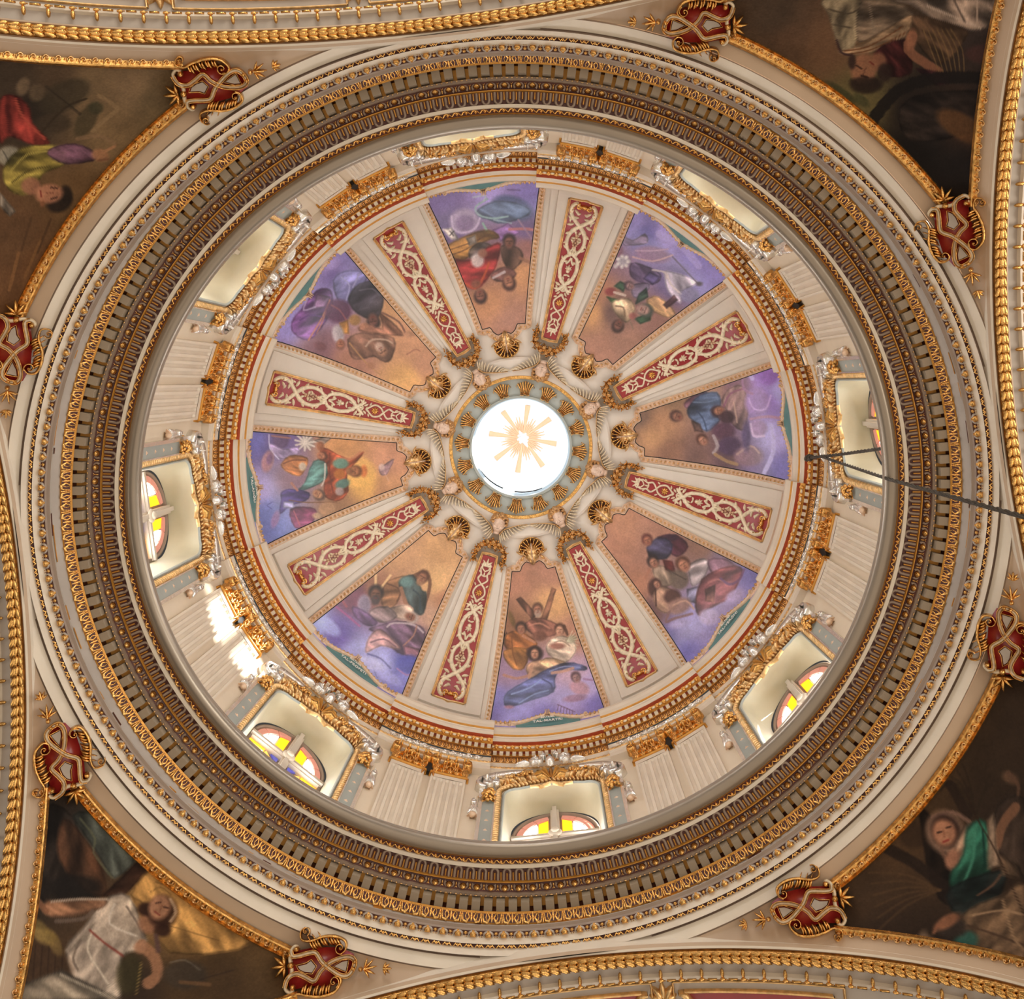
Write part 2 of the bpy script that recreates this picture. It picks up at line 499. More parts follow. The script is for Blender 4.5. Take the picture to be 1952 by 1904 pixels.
# ---------------------------------------------------------------- sweeps
def ell(th, Ry, dx):                          # oval rings of the crossing: a little wider along X
    return np.array([(Ry + dx) * math.cos(th), Ry * math.sin(th)])
def oval(name, prof, mats, mis, n=288, clampX=None, clampY=None):
    """prof: list of (Ry, dx, H)"""
    mb = MB()
    th = np.linspace(0, 2 * PI, n + 1)[:-1]
    for i in range(len(prof) - 1):
        if mis[i] is None: continue
        G = []
        for t in th:
            row = []
            for (R, dx, H) in prof[i:i + 2]:
                p = ell(t, R, dx)
                if clampY: p[1] = max(-clampY, min(clampY, p[1])); p[0] = max(-clampX, min(clampX, p[0]))
                row.append((p[0], p[1], H + Z0))
            G.append(row)
        mb.grid(np.array(G), mis[i], wrap=True)
    return struct(name, mb, mats)
def around(Ry, dx, n, phase=0.0):
    """n frames evenly spaced by arc length on an oval; X tangential, Y outward, Z up"""
    t = np.linspace(0, 2 * PI, 4001)
    P = np.stack([(Ry + dx) * np.cos(t), Ry * np.sin(t)], 1)
    s = np.concatenate([[0], np.cumsum(np.hypot(*np.diff(P, axis=0).T))])
    out = []
    for i in range(n):
        q = np.interp((i + phase) / n * s[-1], s, t)
        T = Vector((-(Ry + dx) * math.sin(q), Ry * math.cos(q), 0)).normalized()
        N = Vector((T.y, -T.x, 0))
        out.append(((Ry + dx) * math.cos(q), Ry * math.sin(q), T, N, s[-1] / n))
    return out
def repeat(name, me, parent, Ry, dx, H, n, phase=0.0, tilt=0.0):
    for (x, y, T, N, sp) in around(Ry, dx, n, phase):
        Fm = frame((x, y, H + Z0), T, N, Vector((0, 0, 1)))
        if tilt: Fm = Fm @ Matrix.Rotation(tilt, 4, 'X')
        link(name, me, parent, Fm)
def flat(x, y, c):                            # drawing on a soffit: x tangential, y outward, relief hangs down
    x, y, c = np.broadcast_arrays(np.asarray(x, float), np.asarray(y, float), np.asarray(c, float))
    return np.stack([x, y, -c], -1)

# ---------------------------------------------------------------- great cornice (lower ring), from its lip outward
# lip torus
mb = MB()
th = np.linspace(0, 2 * PI, 289)[:-1]
G = []
for t in th:
    row = []
    for q in np.linspace(-PI * 0.62, PI * 0.95, 14):
        rr = 6.445 - 0.135 * math.cos(q + PI * 0.0)
        hh = 17.2 - 0.135 * math.sin(q)
        p = ell(t, rr, 0.27); row.append((p[0], p[1], hh + Z0))
    G.append(row)
mb.grid(np.array(G), wrap=True)
struct('trim_3', mb, TORUS)
D = 0.27
t4 = oval('trim_4', [(6.56, D, 17.17), (6.575, D, 17.15), (6.60, D, 17.18), (6.675, D, 17.16), (6.675, D, 17.12), (6.735, D, 17.11), (6.74, D, 17.17), (6.755, D, 17.17)],
          [OCHRE, DARKRED, CREAM2, TAUPE], [0, 0, 1, 2, 2, 3, 3])
s = around(6.63, D, 256)[0][4]
mb = MB()
mb.stroke(flat, [(-s * .5, -.03), (-s * .3, .02), (-s * .05, .03), (s * .12, 0), (s * .02, -.02), (-s * .08, 0)], [.014, .018, .01], .03)
mb.stroke(flat, [(s * .12, .03), (s * .3, .0), (s * .5, -.03)], [.008, .014, .008], .025)
repeat('guilloche_scroll', mb.mesh('guilloche_scroll', GOLD), t4, 6.635, D, 17.165, 256)

# fluted soffit with tongues on a dark red ground
t5 = oval('trim_5', [(6.755, D, 17.17), (6.785, D, 17.17), (6.965, D, 17.15), (6.975, D, 17.11), (6.99, D, 17.11)], [DARKRED, OCHRE], [0, 0, 1, 1])
s = around(6.87, D, 203)[0][4]
mb = MB()
mb.stroke(flat, [(-s * .27, .09), (-s * .27, -.04)] + [(s * .27 * math.cos(a), -.04 - s * .36 * math.sin(a)) for a in np.linspace(PI, 0, 8)] + [(s * .27, .09)], s * .105, .03, 0)
mb.stroke(flat, [(0, .085), (0, -.04)], s * .06, .02, 1)
mb.stroke(flat, [(s * .5, .085), (s * .5, -.055)], s * .065, .02, 1)
repeat('flute', mb.mesh('flute', [TAUPE, OCHRE]), t5, 6.87, D, 17.155, 203)

# egg and dart
t6 = oval('trim_6', [(6.99, D, 17.11), (7.0, D, 17.14), (7.125, D, 17.06), (7.13, D, 17.02), (7.15, D, 17.02)], [DARKRED, TAUPE], [0, 0, 1, 1])
s = around(7.06, D, 184)[0][4]
def egg_mesh(s, sy, red_dart=GOLDP):
    mb = MB()
    mb.stroke(flat, [(s * .33 * math.cos(a), -sy * .05 - sy * .42 * math.sin(a) * -1) for a in np.linspace(-0.25 * PI, 1.25 * PI, 12)], s * .075, .035, 0)
    mb.disc(flat, 0, sy * .04, s * .23, .1, 1, n=10, ry=sy * .34)
    mb.leaf(flat, s * .5, -sy * .4, PI / 2, sy * .75, s * .07, .04, 1)
    mb.stroke(flat, [(s * .5 - s * .08, sy * .3), (s * .5, sy * .12), (s * .5 + s * .08, sy * .3)], s * .03, .035, 1)
    return mb.mesh('egg', [TAUPE, GOLD])
repeat('egg', egg_mesh(s, .135), t6, 7.06, D, 17.1, 184)

# bead and reel line: far too fine to pick apart
mb = MB()
for i, (x, y, T, N, sp) in enumerate(around(7.165, D, 520)):
    r = .017 if i % 3 else .012
    mb.ball((x, y, 16.99 + Z0), (.032 if i % 3 == 0 else .017, r, r), (tuple(T), tuple(N), (0, 0, 1)), 6, 4)
br = struct('bead_and_reel', mb, GOLDP, kind='stuff')
br.parent = t6; del br['kind']; br['kind'] = 'stuff'

# dentil course
t7 = oval('trim_7', [(7.15, D, 17.02), (7.19, D, 17.02), (7.2, D, 17.16), (7.40, D, 17.1), (7.4, D, 16.88), (7.37, D, 16.88)], [TAUPE, OCHRE, DARKRED], [0, 0, 1, 2, 1])
s = around(7.28, D, 216)[0][4]
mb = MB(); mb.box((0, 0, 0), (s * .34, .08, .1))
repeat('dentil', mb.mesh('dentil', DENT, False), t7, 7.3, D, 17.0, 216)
mb = MB(); mb.box((0, 0, 0), (s * .16, .03, .03))

# gilded leaf moulding
t8 = oval('trim_8', [(7.37, D, 16.88), (7.40, D, 16.86), (7.49, D, 16.74), (7.52, D, 16.74)], [OCHRE, DARKRED], [0, 1, 0])
s = around(7.44, D, 134)[0][4]
mb = MB()
tl = lambda x, y, c: flat(x, y, np.asarray(c) + np.asarray(y) * 1.2)
for sg in (-1, 1):
    mb.stroke(tl, [(sg * s * .46, -.06), (sg * s * .40, .04), (sg * s * .22, .055), (sg * s * .1, .0), (sg * s * .2, -.05)], [.012, .022, .014], .04)
    mb.stroke(tl, [(sg * s * .22, -.06), (sg * s * .3, -.01), (sg * s * .24, .03)], .011, .035)
mb.leaf(tl, 0, -.065, PI / 2, .125, s * .06, .04)
mb.leaf(tl, s * .5, .06, -PI / 2, .1, s * .06, .05)
repeat('gilded_leaf', mb.mesh('gilded_leaf', GOLD), t8, 7.44, D, 16.82, 134)

# frieze
t9 = oval('trim_9', [(7.52, D, 16.74), (7.52, D + .12, 16.44)], [GREY], [0])
for i in range(118):
    a = 2 * PI * i / 118 + 0.004 * ((i * 7) % 5)
    L = [0.03, .012, .05, .02, .008][(i * 13) % 5]
    mb = MB()
    tt = np.linspace(a - L, a + L * .7, 5)
    hz = 16.52 + 0.05 * ((i * 11) % 4)
    mb.grid(np.array([[(*ell(t, 7.505, D + .07), h + Z0) for h in (hz, hz + .045 + .03 * (i % 2))] for t in tt]))
    link('painted_letter', mb.mesh('painted_letter', OCHRE if i % 3 else DARKRED), t9)

# architrave: cove, egg and dart, fasciae
DA = 0.45
t10 = oval('trim_10', [(7.52, D + .12, 16.44), (7.36, DA, 16.45), (7.355, DA, 16.42), (7.40, DA, 16.40), (7.415, DA, 16.36)], [TAUPE, GREY], [0, 1, 0, 0])
t11 = oval('trim_11', [(7.415, DA, 16.36), (7.42, DA, 16.37), (7.49, DA, 16.34), (7.5, DA, 16.34), (7.545, DA, 16.2), (7.55, DA, 16.24), (7.6, DA, 16.2), (7.605, DA, 16.2), (7.65, DA, 16.05), (7.655, DA, 16.1), (7.70, DA, 16.12)],
           [TAUPE, CREAM2, DARKRED], [0, 2, 1, 1, 2, 2, 2, 1, 0, 0])
s = around(7.455, DA, 188)[0][4]
mb = MB()
mb.stroke(flat, [(s * .30 * math.cos(a), .02 + .048 * math.sin(a)) for a in np.linspace(-1.25 * PI, 0.25 * PI, 10)], s * .06, .035, 0)
mb.disc(flat, 0, .0, s * .23, .09, 1, n=10, ry=.046)
mb.fan(flat, s * .5, -.03, PI / 2, 1.2, 3, .07, .014, .04, 1)
mb.stroke(flat, [(-s * .2, .052), (s * .2, .052)], .01, .03, 1)
mb.disc(flat, s * .42, .052, .012, .03, 1, n=6); mb.disc(flat, s * .58, .052, .012, .03, 1, n=6)
repeat('egg', mb.mesh('egg', [GREY, GOLD]), t11, 7.452, DA, 16.35, 188)
s = around(7.59, DA, 272)[0][4]
mb = MB()
mb.stroke(flat, [(-s * .4, .02), (-s * .2, -.02), (0, .02), (s * .2, -.02), (s * .4, .02)], .011, .03)
mb.disc(flat, 0, -.012, .014, .035, 0, n=6)
repeat('gilded_wave', mb.mesh('gilded_wave', GOLD), t11, 7.576, DA, 16.20, 272)

# ---------------------------------------------------------------- arches and pendentives
X0, Y0, HC = 8.12, 7.64, 15.95
AX, BX = 7.64 / .972, 5.4                            # arch of the +-X walls spans Y
AY, BY = 8.12 / .972, 5.4                            # arch of the +-Y walls spans X
def archH(s, a, b, top=HC):
    return top - b * (1 - math.sqrt(max(0.0, 1 - min(1.0, abs(s) / a) ** 2)))
def pend(th, sfrac):
    """pendentive surface"""
    R = 7.86
    p = ell(th, R, DA)
    p = np.array([max(-X0, min(X0, p[0])), max(-Y0, min(Y0, p[1]))])
    c, s_ = math.cos(th), math.sin(th)
    c0, s0 = (p[0], p[1])
    k = min(X0 / abs(c0) if abs(c0) > 1e-6 else 1e9, Y0 / abs(s0) if abs(s0) > 1e-6 else 1e9)
    q = p * k
    hq = archH(q[1], AX, BX) if abs(abs(q[0]) - X0) < 1e-6 else archH(q[0], AY, BY)
    H = 15.93 + (hq - 15.93) * (sfrac ** 2.0)
    x = p + (q - p) * sfrac
    return np.array([x[0], x[1], H + Z0])
t12 = oval('trim_12', [(7.70, DA, 16.12), (7.705, DA, 16.08), (7.83, DA, 15.92), (7.88, DA, 15.95)], [TAUPE, CREAM2], [0, 1, 0], clampX=X0, clampY=Y0)
mb = MB()
th = np.linspace(0, 2 * PI, 385)[:-1]
mb.grid(np.array([[pend(t, q) for q in np.linspace(0, 1, 20)] for t in th]), wrap=True)
pend_o = struct('ceiling_pendentives', mb, TAN); pend_o.name = 'ceiling.001'
# painting region of a pendentive
def inside(x, y):
    ring = 1.0 - ((x / (7.86 + DA + .42)) ** 2 + (y / (7.86 + .42)) ** 2)
    return ring < 0 and abs(x) < X0 - .26 and abs(y) < Y0 - .26 and abs(x) > 4.1 and abs(y) > 3.45
def pend_paint(quad, shader):
    """one triangular mural; quad: signs of x and y"""
    sx, sy = quad
    a0 = math.atan2(sy, sx) 
    N1, N2 = 460, 300
    ths = np.linspace(a0 - 0.62, a0 + 0.62, N1)
    ss = np.linspace(0.12, 1, N2)
    P = np.array([[pend(t, q) for q in ss] for t in ths])
    # lie on the surface, 2 cm proud, towards the room
    P[..., 2] -= 0.02
    ok = np.zeros((N1, N2), bool)
    X, Y = P[..., 0], P[..., 1]
    ring = (X / (7.86 + DA + .36)) ** 2 + (Y / (7.86 + .36)) ** 2 > 1
    ok = ring & (np.abs(X) < X0 - .2) & (np.abs(Y) < Y0 - .2) & (np.abs(X) > 4.0) & (np.abs(Y) > 3.4)
    u, v = photo(P)
    vis = (u > -120) & (u < 2080) & (v > -120) & (v < 2030)
    ok &= vis
    return P, ok, u, v

def arch_curve(axis, sgn, off, drop, n=90, smax=0.985):
    """points of an arch: off = distance beyond the wall plane (into the arm), drop = below the crown line"""
    a, b = (AX, BX) if axis == 'x' else (AY, BY)
    pts = []
    for q in np.linspace(-1, 1, n):
        s_ = a * smax * math.sin(q * PI / 2)
        H = archH(s_, a, b) - drop
        pts.append((sgn * (X0 + off), s_, H + Z0) if axis == 'x' else (s_, sgn * (Y0 + off), H + Z0))
    return np.array(pts)
n_trim = 13
ARMS = (('x', 1, 'right'), ('y', 1, 'bottom'), ('x', -1, 'left'), ('y', -1, 'top'))
def strip(axis, sgn, prof, mats, mis, name, n=90):
    C = [arch_curve(axis, sgn, o, d, n) for (o, d) in prof]
    mb = MB()
    for i in range(len(prof) - 1):
        mb.grid(np.stack([C[i], C[i + 1]], 1), mis[i])
    return struct(name, mb, mats)
def along(C, step):
    s_ = np.concatenate([[0], np.cumsum(np.linalg.norm(np.diff(C, axis=0), axis=1))])
    k = int(s_[-1] / step)
    q = (np.arange(k) + 0.5) * s_[-1] / k
    return np.stack([np.interp(q, s_, C[:, i]) for i in range(3)], 1), s_[-1] / k
def tangents(P):
    T = np.gradient(P, axis=0); return T / np.linalg.norm(T, axis=1)[:, None]
for (axis, sgn, side) in ARMS:
    t = strip(axis, sgn, [(-.1, -.5), (-.03, -.05), (0, .0), (.03, .02), (.05, -.04), (.25, -.04), (.27, .02), (.3, .0), (.33, -.1), (.5, -.12), (.53, -.06), (.6, -.08), (.63, -.2), (.9, -.22), (4.0, -.3)],
              [CREAM2, TAN, GREY, OCHRE, SAGE], [0, 1, 0, 0, 1, 1, 1, 2, 2, 0, 0, 2, 2, 2], 'trim_%d' % n_trim)
    n_trim += 1
    nrm = np.array((sgn, 0, 0) if axis == 'x' else (0, sgn, 0), float)
    # laurel roll
    C = arch_curve(axis, sgn, .15, .03, 160)
    P, sp = along(C, .155)
    T = tangents(P)
    mb = MB()
    for a in (-1, 0, 1):
        d = np.array((0.9, 0.42 * a, -.25 - .3 * (a == 0))); 
        mb.ball((0.0, .05 * a, -.04 - (.02 if a == 0 else 0)), (.12, .045, .03), ((0.93, .3 * a + .1, -.15), (-.3 * a, .95, 0), (.15, 0, .98)), 6, 4)
    mb.ball((.05, .0, -.085), .022, None, 6, 4)
    lm = mb.mesh('laurel_leaf', GOLD)
    vis = 0
    for p, tt in zip(P, T):
        u, v = photo(p)
        if not (-60 < u < 2010 and -60 < v < 1960): continue
        X = Vector(tt); Zv = Vector((0, 0, 1)); Y = Vector(nrm); Zv = X.cross(Y).normalized()
        if Zv.z < 0: Zv = -Zv; Y = Zv.cross(X)
        link('laurel_leaf', lm, t, frame(p, X, Zv.cross(X), Zv))
        vis += 1
    mb = MB(); C2 = arch_curve(axis, sgn, .15, -.01, 160); mb.tube(C2, .085, 8)
    link('laurel_roll', mb.mesh('laurel_roll', GOLD), t)
    # pegs (drops) along the grey band, beads between
    C = arch_curve(axis, sgn, .52, -.03, 160)
    P, sp = along(C, .33)
    T = tangents(P)
    pk = MB(); pk.ball((0, -.06, -.01), (.034, .085, .03), None, 8, 5); pk.ball((0, .03, -.03), (.05, .03, .03), None, 8, 5)
    pk.box((.165, .04, -.02), (.075, .014, .014)); pk.ball((.06, .04, -.02), .015, None, 6, 4)
    pk = pk.mesh('gilded_drop', GOLD)
    for p, tt in zip(P, T):
        u, v = photo(p)
        if not (-60 < u < 2010 and -60 < v < 1960): continue
        X = Vector(tt); Y = Vector(nrm); Zv = X.cross(Y).normalized()
        if Zv.z < 0: Zv = -Zv
        link('gilded_drop', pk, t, frame(p, X, Y, Zv))
    # barrel vault of the arm seen beyond the arch
n_trim_frames = n_trim
# gold leaf frames of the pendentive murals
def frame_strip(P, T, w, name, parent, mats):
    """carved frame along P; relief pieces joined"""
    return None
def adj(t):                                   # bays are set out from a point a hand's breadth off the axis
    return t + 0.0171 * math.sin(t) + 0.0143 * math.cos(t)
# ---------------------------------------------------------------- upper cornice with breaks over the pilaster pairs
def corn_angles(n=14):
    out = []
    for k in range(8):
        c = STEP * k
        for q in np.linspace(-HALF, HALF, n): out.append((adj(c + q), 0.0))
        for q in np.linspace(HALF, STEP - HALF, n): out.append((adj(c + q), -0.155))
    return out
ANG = corn_angles()
def cornice(name, prof, mats, mis, br=1.0):
    mb = MB()
    for i in range(len(prof) - 1):
        G = np.array([[((R + o * br) * math.cos(t), (R + o * br) * math.sin(t), H + Z0) for (R, H) in prof[i:i + 2]] for (t, o) in ANG])
        mb.grid(G, mis[i], wrap=True)
    return struct(name, mb, mats, False)
NT = 20
u1 = cornice('trim_20', [(7.10, 24.95), (6.96, 24.72), (6.955, 24.6), (6.99, 24.5), (7.015, 24.36), (7.03, 24.34), (7.047, 24.3), (7.06, 24.28), (7.066, 24.2), (7.093, 24.12), (7.095, 24.08)],
             [CREAM2, OCHRE], [0, 0, 0, 0, 1, 1, 0, 0, 0, 0])
u2 = cornice('trim_21', [(7.095, 24.08), (7.165, 24.08), (7.17, 24.04), (7.25, 23.98), (7.255, 23.93), (7.26, 23.93)], [TERRA, OCHRE], [0, 0, 1, 1, 1])
u3 = cornice('trim_22', [(7.26, 23.93), (7.27, 23.93), (7.275, 23.98), (7.345, 23.96), (7.345, 23.83), (7.355, 23.83)], [OCHRE, TERRA], [0, 0, 1, 0, 0])
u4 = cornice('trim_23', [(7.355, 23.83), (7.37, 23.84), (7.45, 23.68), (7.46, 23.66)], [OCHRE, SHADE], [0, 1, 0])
u5 = cornice('trim_24', [(7.46, 23.66), (7.47, 23.42), (7.455, 23.41), (7.455, 23.35), (7.47, 23.34), (7.475, 23.27), (7.50, 23.26), (7.50, 23.05), (7.80, 23.04)], [CREAM2, GOLDP, CREAM2], [0, 0, 1, 1, 0, 0, 2, 2], 0.75)
def upper_units(n_w, n_r, R, H, br=1.0):
    out = []
    for k in range(8):
        c = STEP * k
        for i in range(n_w):
            out.append((adj(c - HALF + 2 * HALF * (i + .5) / n_w), 0.0, i == n_w - 1 or i == 0))
        Wd = STEP - 2 * HALF
        for i in range(n_r): out.append((adj(c + HALF + Wd * (i + .5) / n_r), -0.155 * br, i == 0 or i == n_r - 1))
    return out
def put_upper(name, me, parent, n_w, n_r, R, H):
    for (t, o, e) in upper_units(n_w, n_r, R, H):
        link(name, me, parent, frame(((R + o) * math.cos(t), (R + o) * math.sin(t), H + Z0), (-math.sin(t), math.cos(t), 0), (math.cos(t), math.sin(t), 0), (0, 0, 1)))
mb = MB()
mb.ball((0, 0, -.0), (.034, .034, .04), None, 8, 5, 0)
mb.ball((.1, -.012, .015), (.062, .03, .04), None, 8, 4, 1)
mb.disc(flat, 0, -.03, .05, .02, 0)
put_upper('gilded_ball', mb.mesh('gilded_ball', [GOLD, IVORY]), u2, 14, 14, 7.215, 23.985)
mb = MB(); mb.box((0, 0, 0), (.045, .036, .06))
put_upper('dentil', mb.mesh('dentil', CREAM2, False), u3, 18, 17, 7.31, 23.9)
s = .152
mb = MB()
tilt = lambda x, y, c: flat(x, y, np.asarray(c) + np.asarray(y) * 1.6)
mb.stroke(tilt, [(s * .3 * math.cos(a), -.0 - .036 * math.sin(a)) for a in np.linspace(0.15 * PI, -1.15 * PI, 8)], .01, .02, 0)
mb.disc(tilt, 0, .0, .026, .045, 1, n=8)
mb.leaf(tilt, s * .5, -.04, PI / 2, .08, .012, .025, 1)
put_upper('egg', mb.mesh('egg', [GOLDP, GOLD]), u4, 18, 17, 7.41, 23.76)
mb = MB()
for (t, o, e) in upper_units(30, 29, 0, 0, .75):
    r = 7.455 + o
    c, s_ = math.cos(t), math.sin(t)
    mb.ball((r * c, r * s_, 23.38 + Z0), (.04, .022, .03), ((-s_, c, 0), (c, s_, 0), (0, 0, 1)), 6, 4)
x = link('beading', mb.mesh('beading', GOLDP), u5); x['kind'] = 'stuff'
# silvered foliage on the frieze over each pilaster pair
fr = MB()
def fwall(R):
    def f(y, H, c):
        y, H, c = np.broadcast_arrays(np.asarray(y, float), np.asarray(H, float), np.asarray(c, float))
        r = R - c
        return np.stack([r * np.cos(y / R), r * np.sin(y / R), H + Z0], -1)
    return f
fw = fwall(7.34)
for sg in (-1, 1):
    for i in range(5):
        x = sg * (.25 + i * .2)
        fr.scroll(fw, x, 23.5 + .03 * (i % 2), .09, 1.1, sg * 1.0 + i, .018, .05, 0, cw=sg)
        fr.leaf(fw, x, 23.5, sg * .6 + (PI if sg < 0 else 0), .18, .03, .05, 0)
fr.fan(fw, 0, 23.42, PI / 2, 2.4, 7, .2, .03, .06, 0)
frieze_foliage = Thing('frieze_foliage', frame((7.34, 0, 23.5 + Z0), (0, 1, 0), (0, 0, 1), (1, 0, 0)))
tag(frieze_foliage.o, None, 'ornament', 'silvered foliage on the frieze over the pilasters')
frieze_foliage.part('foliage', fr, SILVER)

# ---------------------------------------------------------------- drum wall, one bay, copied eight times
RW, RG = 7.56, 8.25
HWIN = 17.2
def outline_a(n=12):
    p = [(-1.07, HWIN), (-1.07, 22.0)]
    for q in np.linspace(PI, PI * .5, 7)[1:]: p.append((-.77 + .30 * math.cos(q), 22.0 + .36 * math.sin(q)))
    for x in np.linspace(-.6, .6, 9): p.append((x, 22.36 + .2 * (1 - (x / .77) ** 2)))
    for q in np.linspace(PI * .5, 0, 7)[:-1]: p.append((.77 + .30 * math.cos(q), 22.0 + .36 * math.sin(q)))
    p += [(1.07, 22.0), (1.07, HWIN)]
    return np.array(p)
OA = outline_a()
def resamp(P, n, key=None):
    d = np.concatenate([[0], np.cumsum(np.hypot(*np.diff(P, axis=0).T))]); q = np.linspace(0, d[-1], n)
    return np.stack([np.interp(q, d, P[:, 0]), np.interp(q, d, P[:, 1])], 1)
# outline with corners kept: sides 10, head 30
OAs = np.concatenate([resamp(OA[:2], 10)[:-1], resamp(OA[1:-1], 31), resamp(OA[-2:], 10)[1:]])
g_ang = np.linspace(PI, 0, 31)
OB_head = np.stack([1.0 * np.cos(g_ang), 21.62 + 1.02 * np.sin(g_ang)], 1)
OBs = np.concatenate([resamp(np.array([(-1.0, HWIN), (-1.0, 21.62)]), 10)[:-1], OB_head, resamp(np.array([(1.0, 21.62), (1.0, HWIN)]), 10)[1:]])
HTOP = 23.08
mb = MB()
fW = fwall(RW)
# wall above and beside the opening
yL = RW * STEP / 2 + .16
col = [(-yL, None)]
rows = []
top = fW(OAs[:, 0], np.full(len(OAs), HTOP), 0)
G = np.stack([fW(OAs[9:-9, 0], OAs[9:-9, 1], 0), fW(OAs[9:-9, 0], np.full(31, HTOP), 0)], 1)
mb.grid(G)
for sg in (-1, 1):
    ys = np.linspace(1.07, yL, 12) * sg
    mb.grid(np.array([[fW(y, h, 0) for h in (HWIN, 22.0, HTOP)] for y in ys]).reshape(12, 3, 3))
# reveal: splayed jambs and vaulted head, then a narrow rebate
B3 = fwall(RG)(OBs[:, 0], OBs[:, 1], 0)
A3 = fW(OAs[:, 0], OAs[:, 1], 0)
G = np.stack([A3 * (1 - q) + B3 * q + np.array([0, 0, 1]) * (0.16 * math.sin(q * PI)) * np.concatenate([np.zeros(9), np.sin(np.linspace(0, PI, 31)), np.zeros(9)])[:, None] for q in np.linspace(0, 1, 7)], 1)
mb.grid(G, 1)
wall_me = mb.mesh('drum_wall', [DRUM, mat('reveal_cream_paint', (184, 176, 146), 0.5, var=0.02)])
SIDES = ['east', 'southeast', 'south', 'southwest', 'west', 'northwest', 'north', 'northeast']
WALLS = []
for k in range(8):
    o = link('wall_' + SIDES[k], wall_me, None, rotz(adj(STEP * k)))
    o['kind'] = 'structure'
    WALLS.append(o)

# ---------------------------------------------------------------- windows
def wplane(y, z, c):
    y, z, c = np.broadcast_arrays(np.asarray(y, float), np.asarray(z, float), np.asarray(c, float))
    return np.stack([RG + 0.06 - c, y, z + Z0], -1)
def make_window():
    Fr = frame((RG, 0, HWIN + Z0), (0, 1, 0), (0, 0, 1), (1, 0, 0))
    T = Thing('window_1', Fr, kind='structure')
    ZC, ZT = 21.62, 21.36
    mb = MB()
    mb.plate(wplane, [(-1.02, HWIN), (1.02, HWIN)] + [(1.02 * math.cos(a), ZC + 1.04 * math.sin(a)) for a in np.linspace(0, PI, 24)], 0.0, h0=-.05)
    T.part('leading', mb, TAUPE, smooth=False)
    mb = MB()
    mb.stroke(wplane, [(.96 * math.cos(a), ZC + .98 * math.sin(a)) for a in np.linspace(0, PI, 24)], .05, .08)
    for sg in (-1, 1): mb.box((RG, sg * .97, (HWIN + ZC) / 2 + Z0), (.05, .05, (ZC - HWIN) / 2))
    T.part('window_frame', mb, TAUPE)
    mb = MB()
    for y in (-.0,): mb.box((RG - .08, y, (HWIN + ZC + 1.04) / 2 + Z0), (.07, .05, (ZC + 1.04 - HWIN) / 2))
    mb.box((RG - .02, 0, (HWIN + ZC + 1.0) / 2 + Z0), (.06, .1, (ZC + 1.0 - HWIN) / 2))
    T.part('mullion', mb, CREAM, smooth=False)
    mb = MB()
    mb.box((RG - .06, 0, ZT + Z0), (.06, .98, .045)); mb.box((RG - .0, 0, ZT + Z0), (.06, .98, .08))
    T.part('transom', mb, CREAM, smooth=False)
    mb = MB(); mb.ball((RG - .14, 0, ZT + Z0), (.06, .16, .16), None, 14, 6); mb.ball((RG - .2, 0, ZT + Z0), (.05, .09, .09), None, 12, 6)
    T.part('boss', mb, CREAM2)
    def pane(poly, m, label=None):
        mb = MB(); mb.plate(wplane, poly, 0.035, h0=-.01)
        T.part('pane', mb, m, smooth=False)
    for sg in (-1, 1):
        arc = lambda r, a0, a1, n=7: [(sg * r * math.cos(a), ZC + (r * 1.02) * math.sin(a)) for a in np.linspace(a0, a1, n)]
        for (a0, a1) in ((0.02, .5), (.53, .95), (.98, 1.38)):
            pane(arc(.89, a0, a1) + arc(.74, a1, a0), G_PINK)
        pane([(sg * .16, ZC + .68), (sg * .16, ZT + .2), (sg * .26, ZT + .12), (sg * .38, ZT + .2), (sg * .38, ZC + .56)], G_YEL)
        pane([(sg * .42, ZC + .54), (sg * .42, ZT + .22), (sg * .5, ZT + .13), (sg * .74, ZT + .16), (sg * .7, ZC + .16), (sg * .58, ZC + .38)], G_WHITE)
        pane([(sg * .28, ZT + .09), (sg * .4, ZT + .17), (sg * .5, ZT + .09)], G_ORA)
        pane([(sg * .74, ZT + .12), (sg * .9, ZT + .25), (sg * .92, ZT + .1)], G_ORA)
        z = ZT - .1
        pane([(sg * .5, z), (sg * .92, z), (sg * .92, z - .16), (sg * .86, z - .16), (sg * .8, z - .1), (sg * .5, z - .1)], G_YEL)
        pane([(sg * .14, z), (sg * .34, z), (sg * .14, z - .24)], G_BLUE)
        pane([(sg * .46, z - .02), (sg * .34, z - .14), (sg * .2, z - .3), (sg * .36, z - .36), (sg * .5, z - .22), (sg * .48, z - .1)], G_ORA)
        pane([(sg * .52, z - .14), (sg * .78, z - .14), (sg * .84, z - .24), (sg * .84, z - 1.6), (sg * .4, z - 1.6), (sg * .4, z - .4)], G_WHITE)
        pane([(sg * .88, z - .2), (sg * .92, z - .2), (sg * .92, z - 1.6), (sg * .88, z - 1.6)], G_PINK)
        pane([(sg * .14, z - .32), (sg * .32, z - .42), (sg * .32, z - 1.6), (sg * .14, z - 1.6)], G_YEL)
        pane([(sg * .14, z - 1.66), (sg * .92, z - 1.66), (sg * .92, HWIN + .1), (sg * .14, HWIN + .1)], G_WHITE)
    return T
w1 = make_window()
w1.o.matrix_world = rotz(adj(0)) @ w1.F
for k in range(1, 8):
    c = w1.turned(adj(STEP * k)); c.name = 'window_%d' % (k + 1)

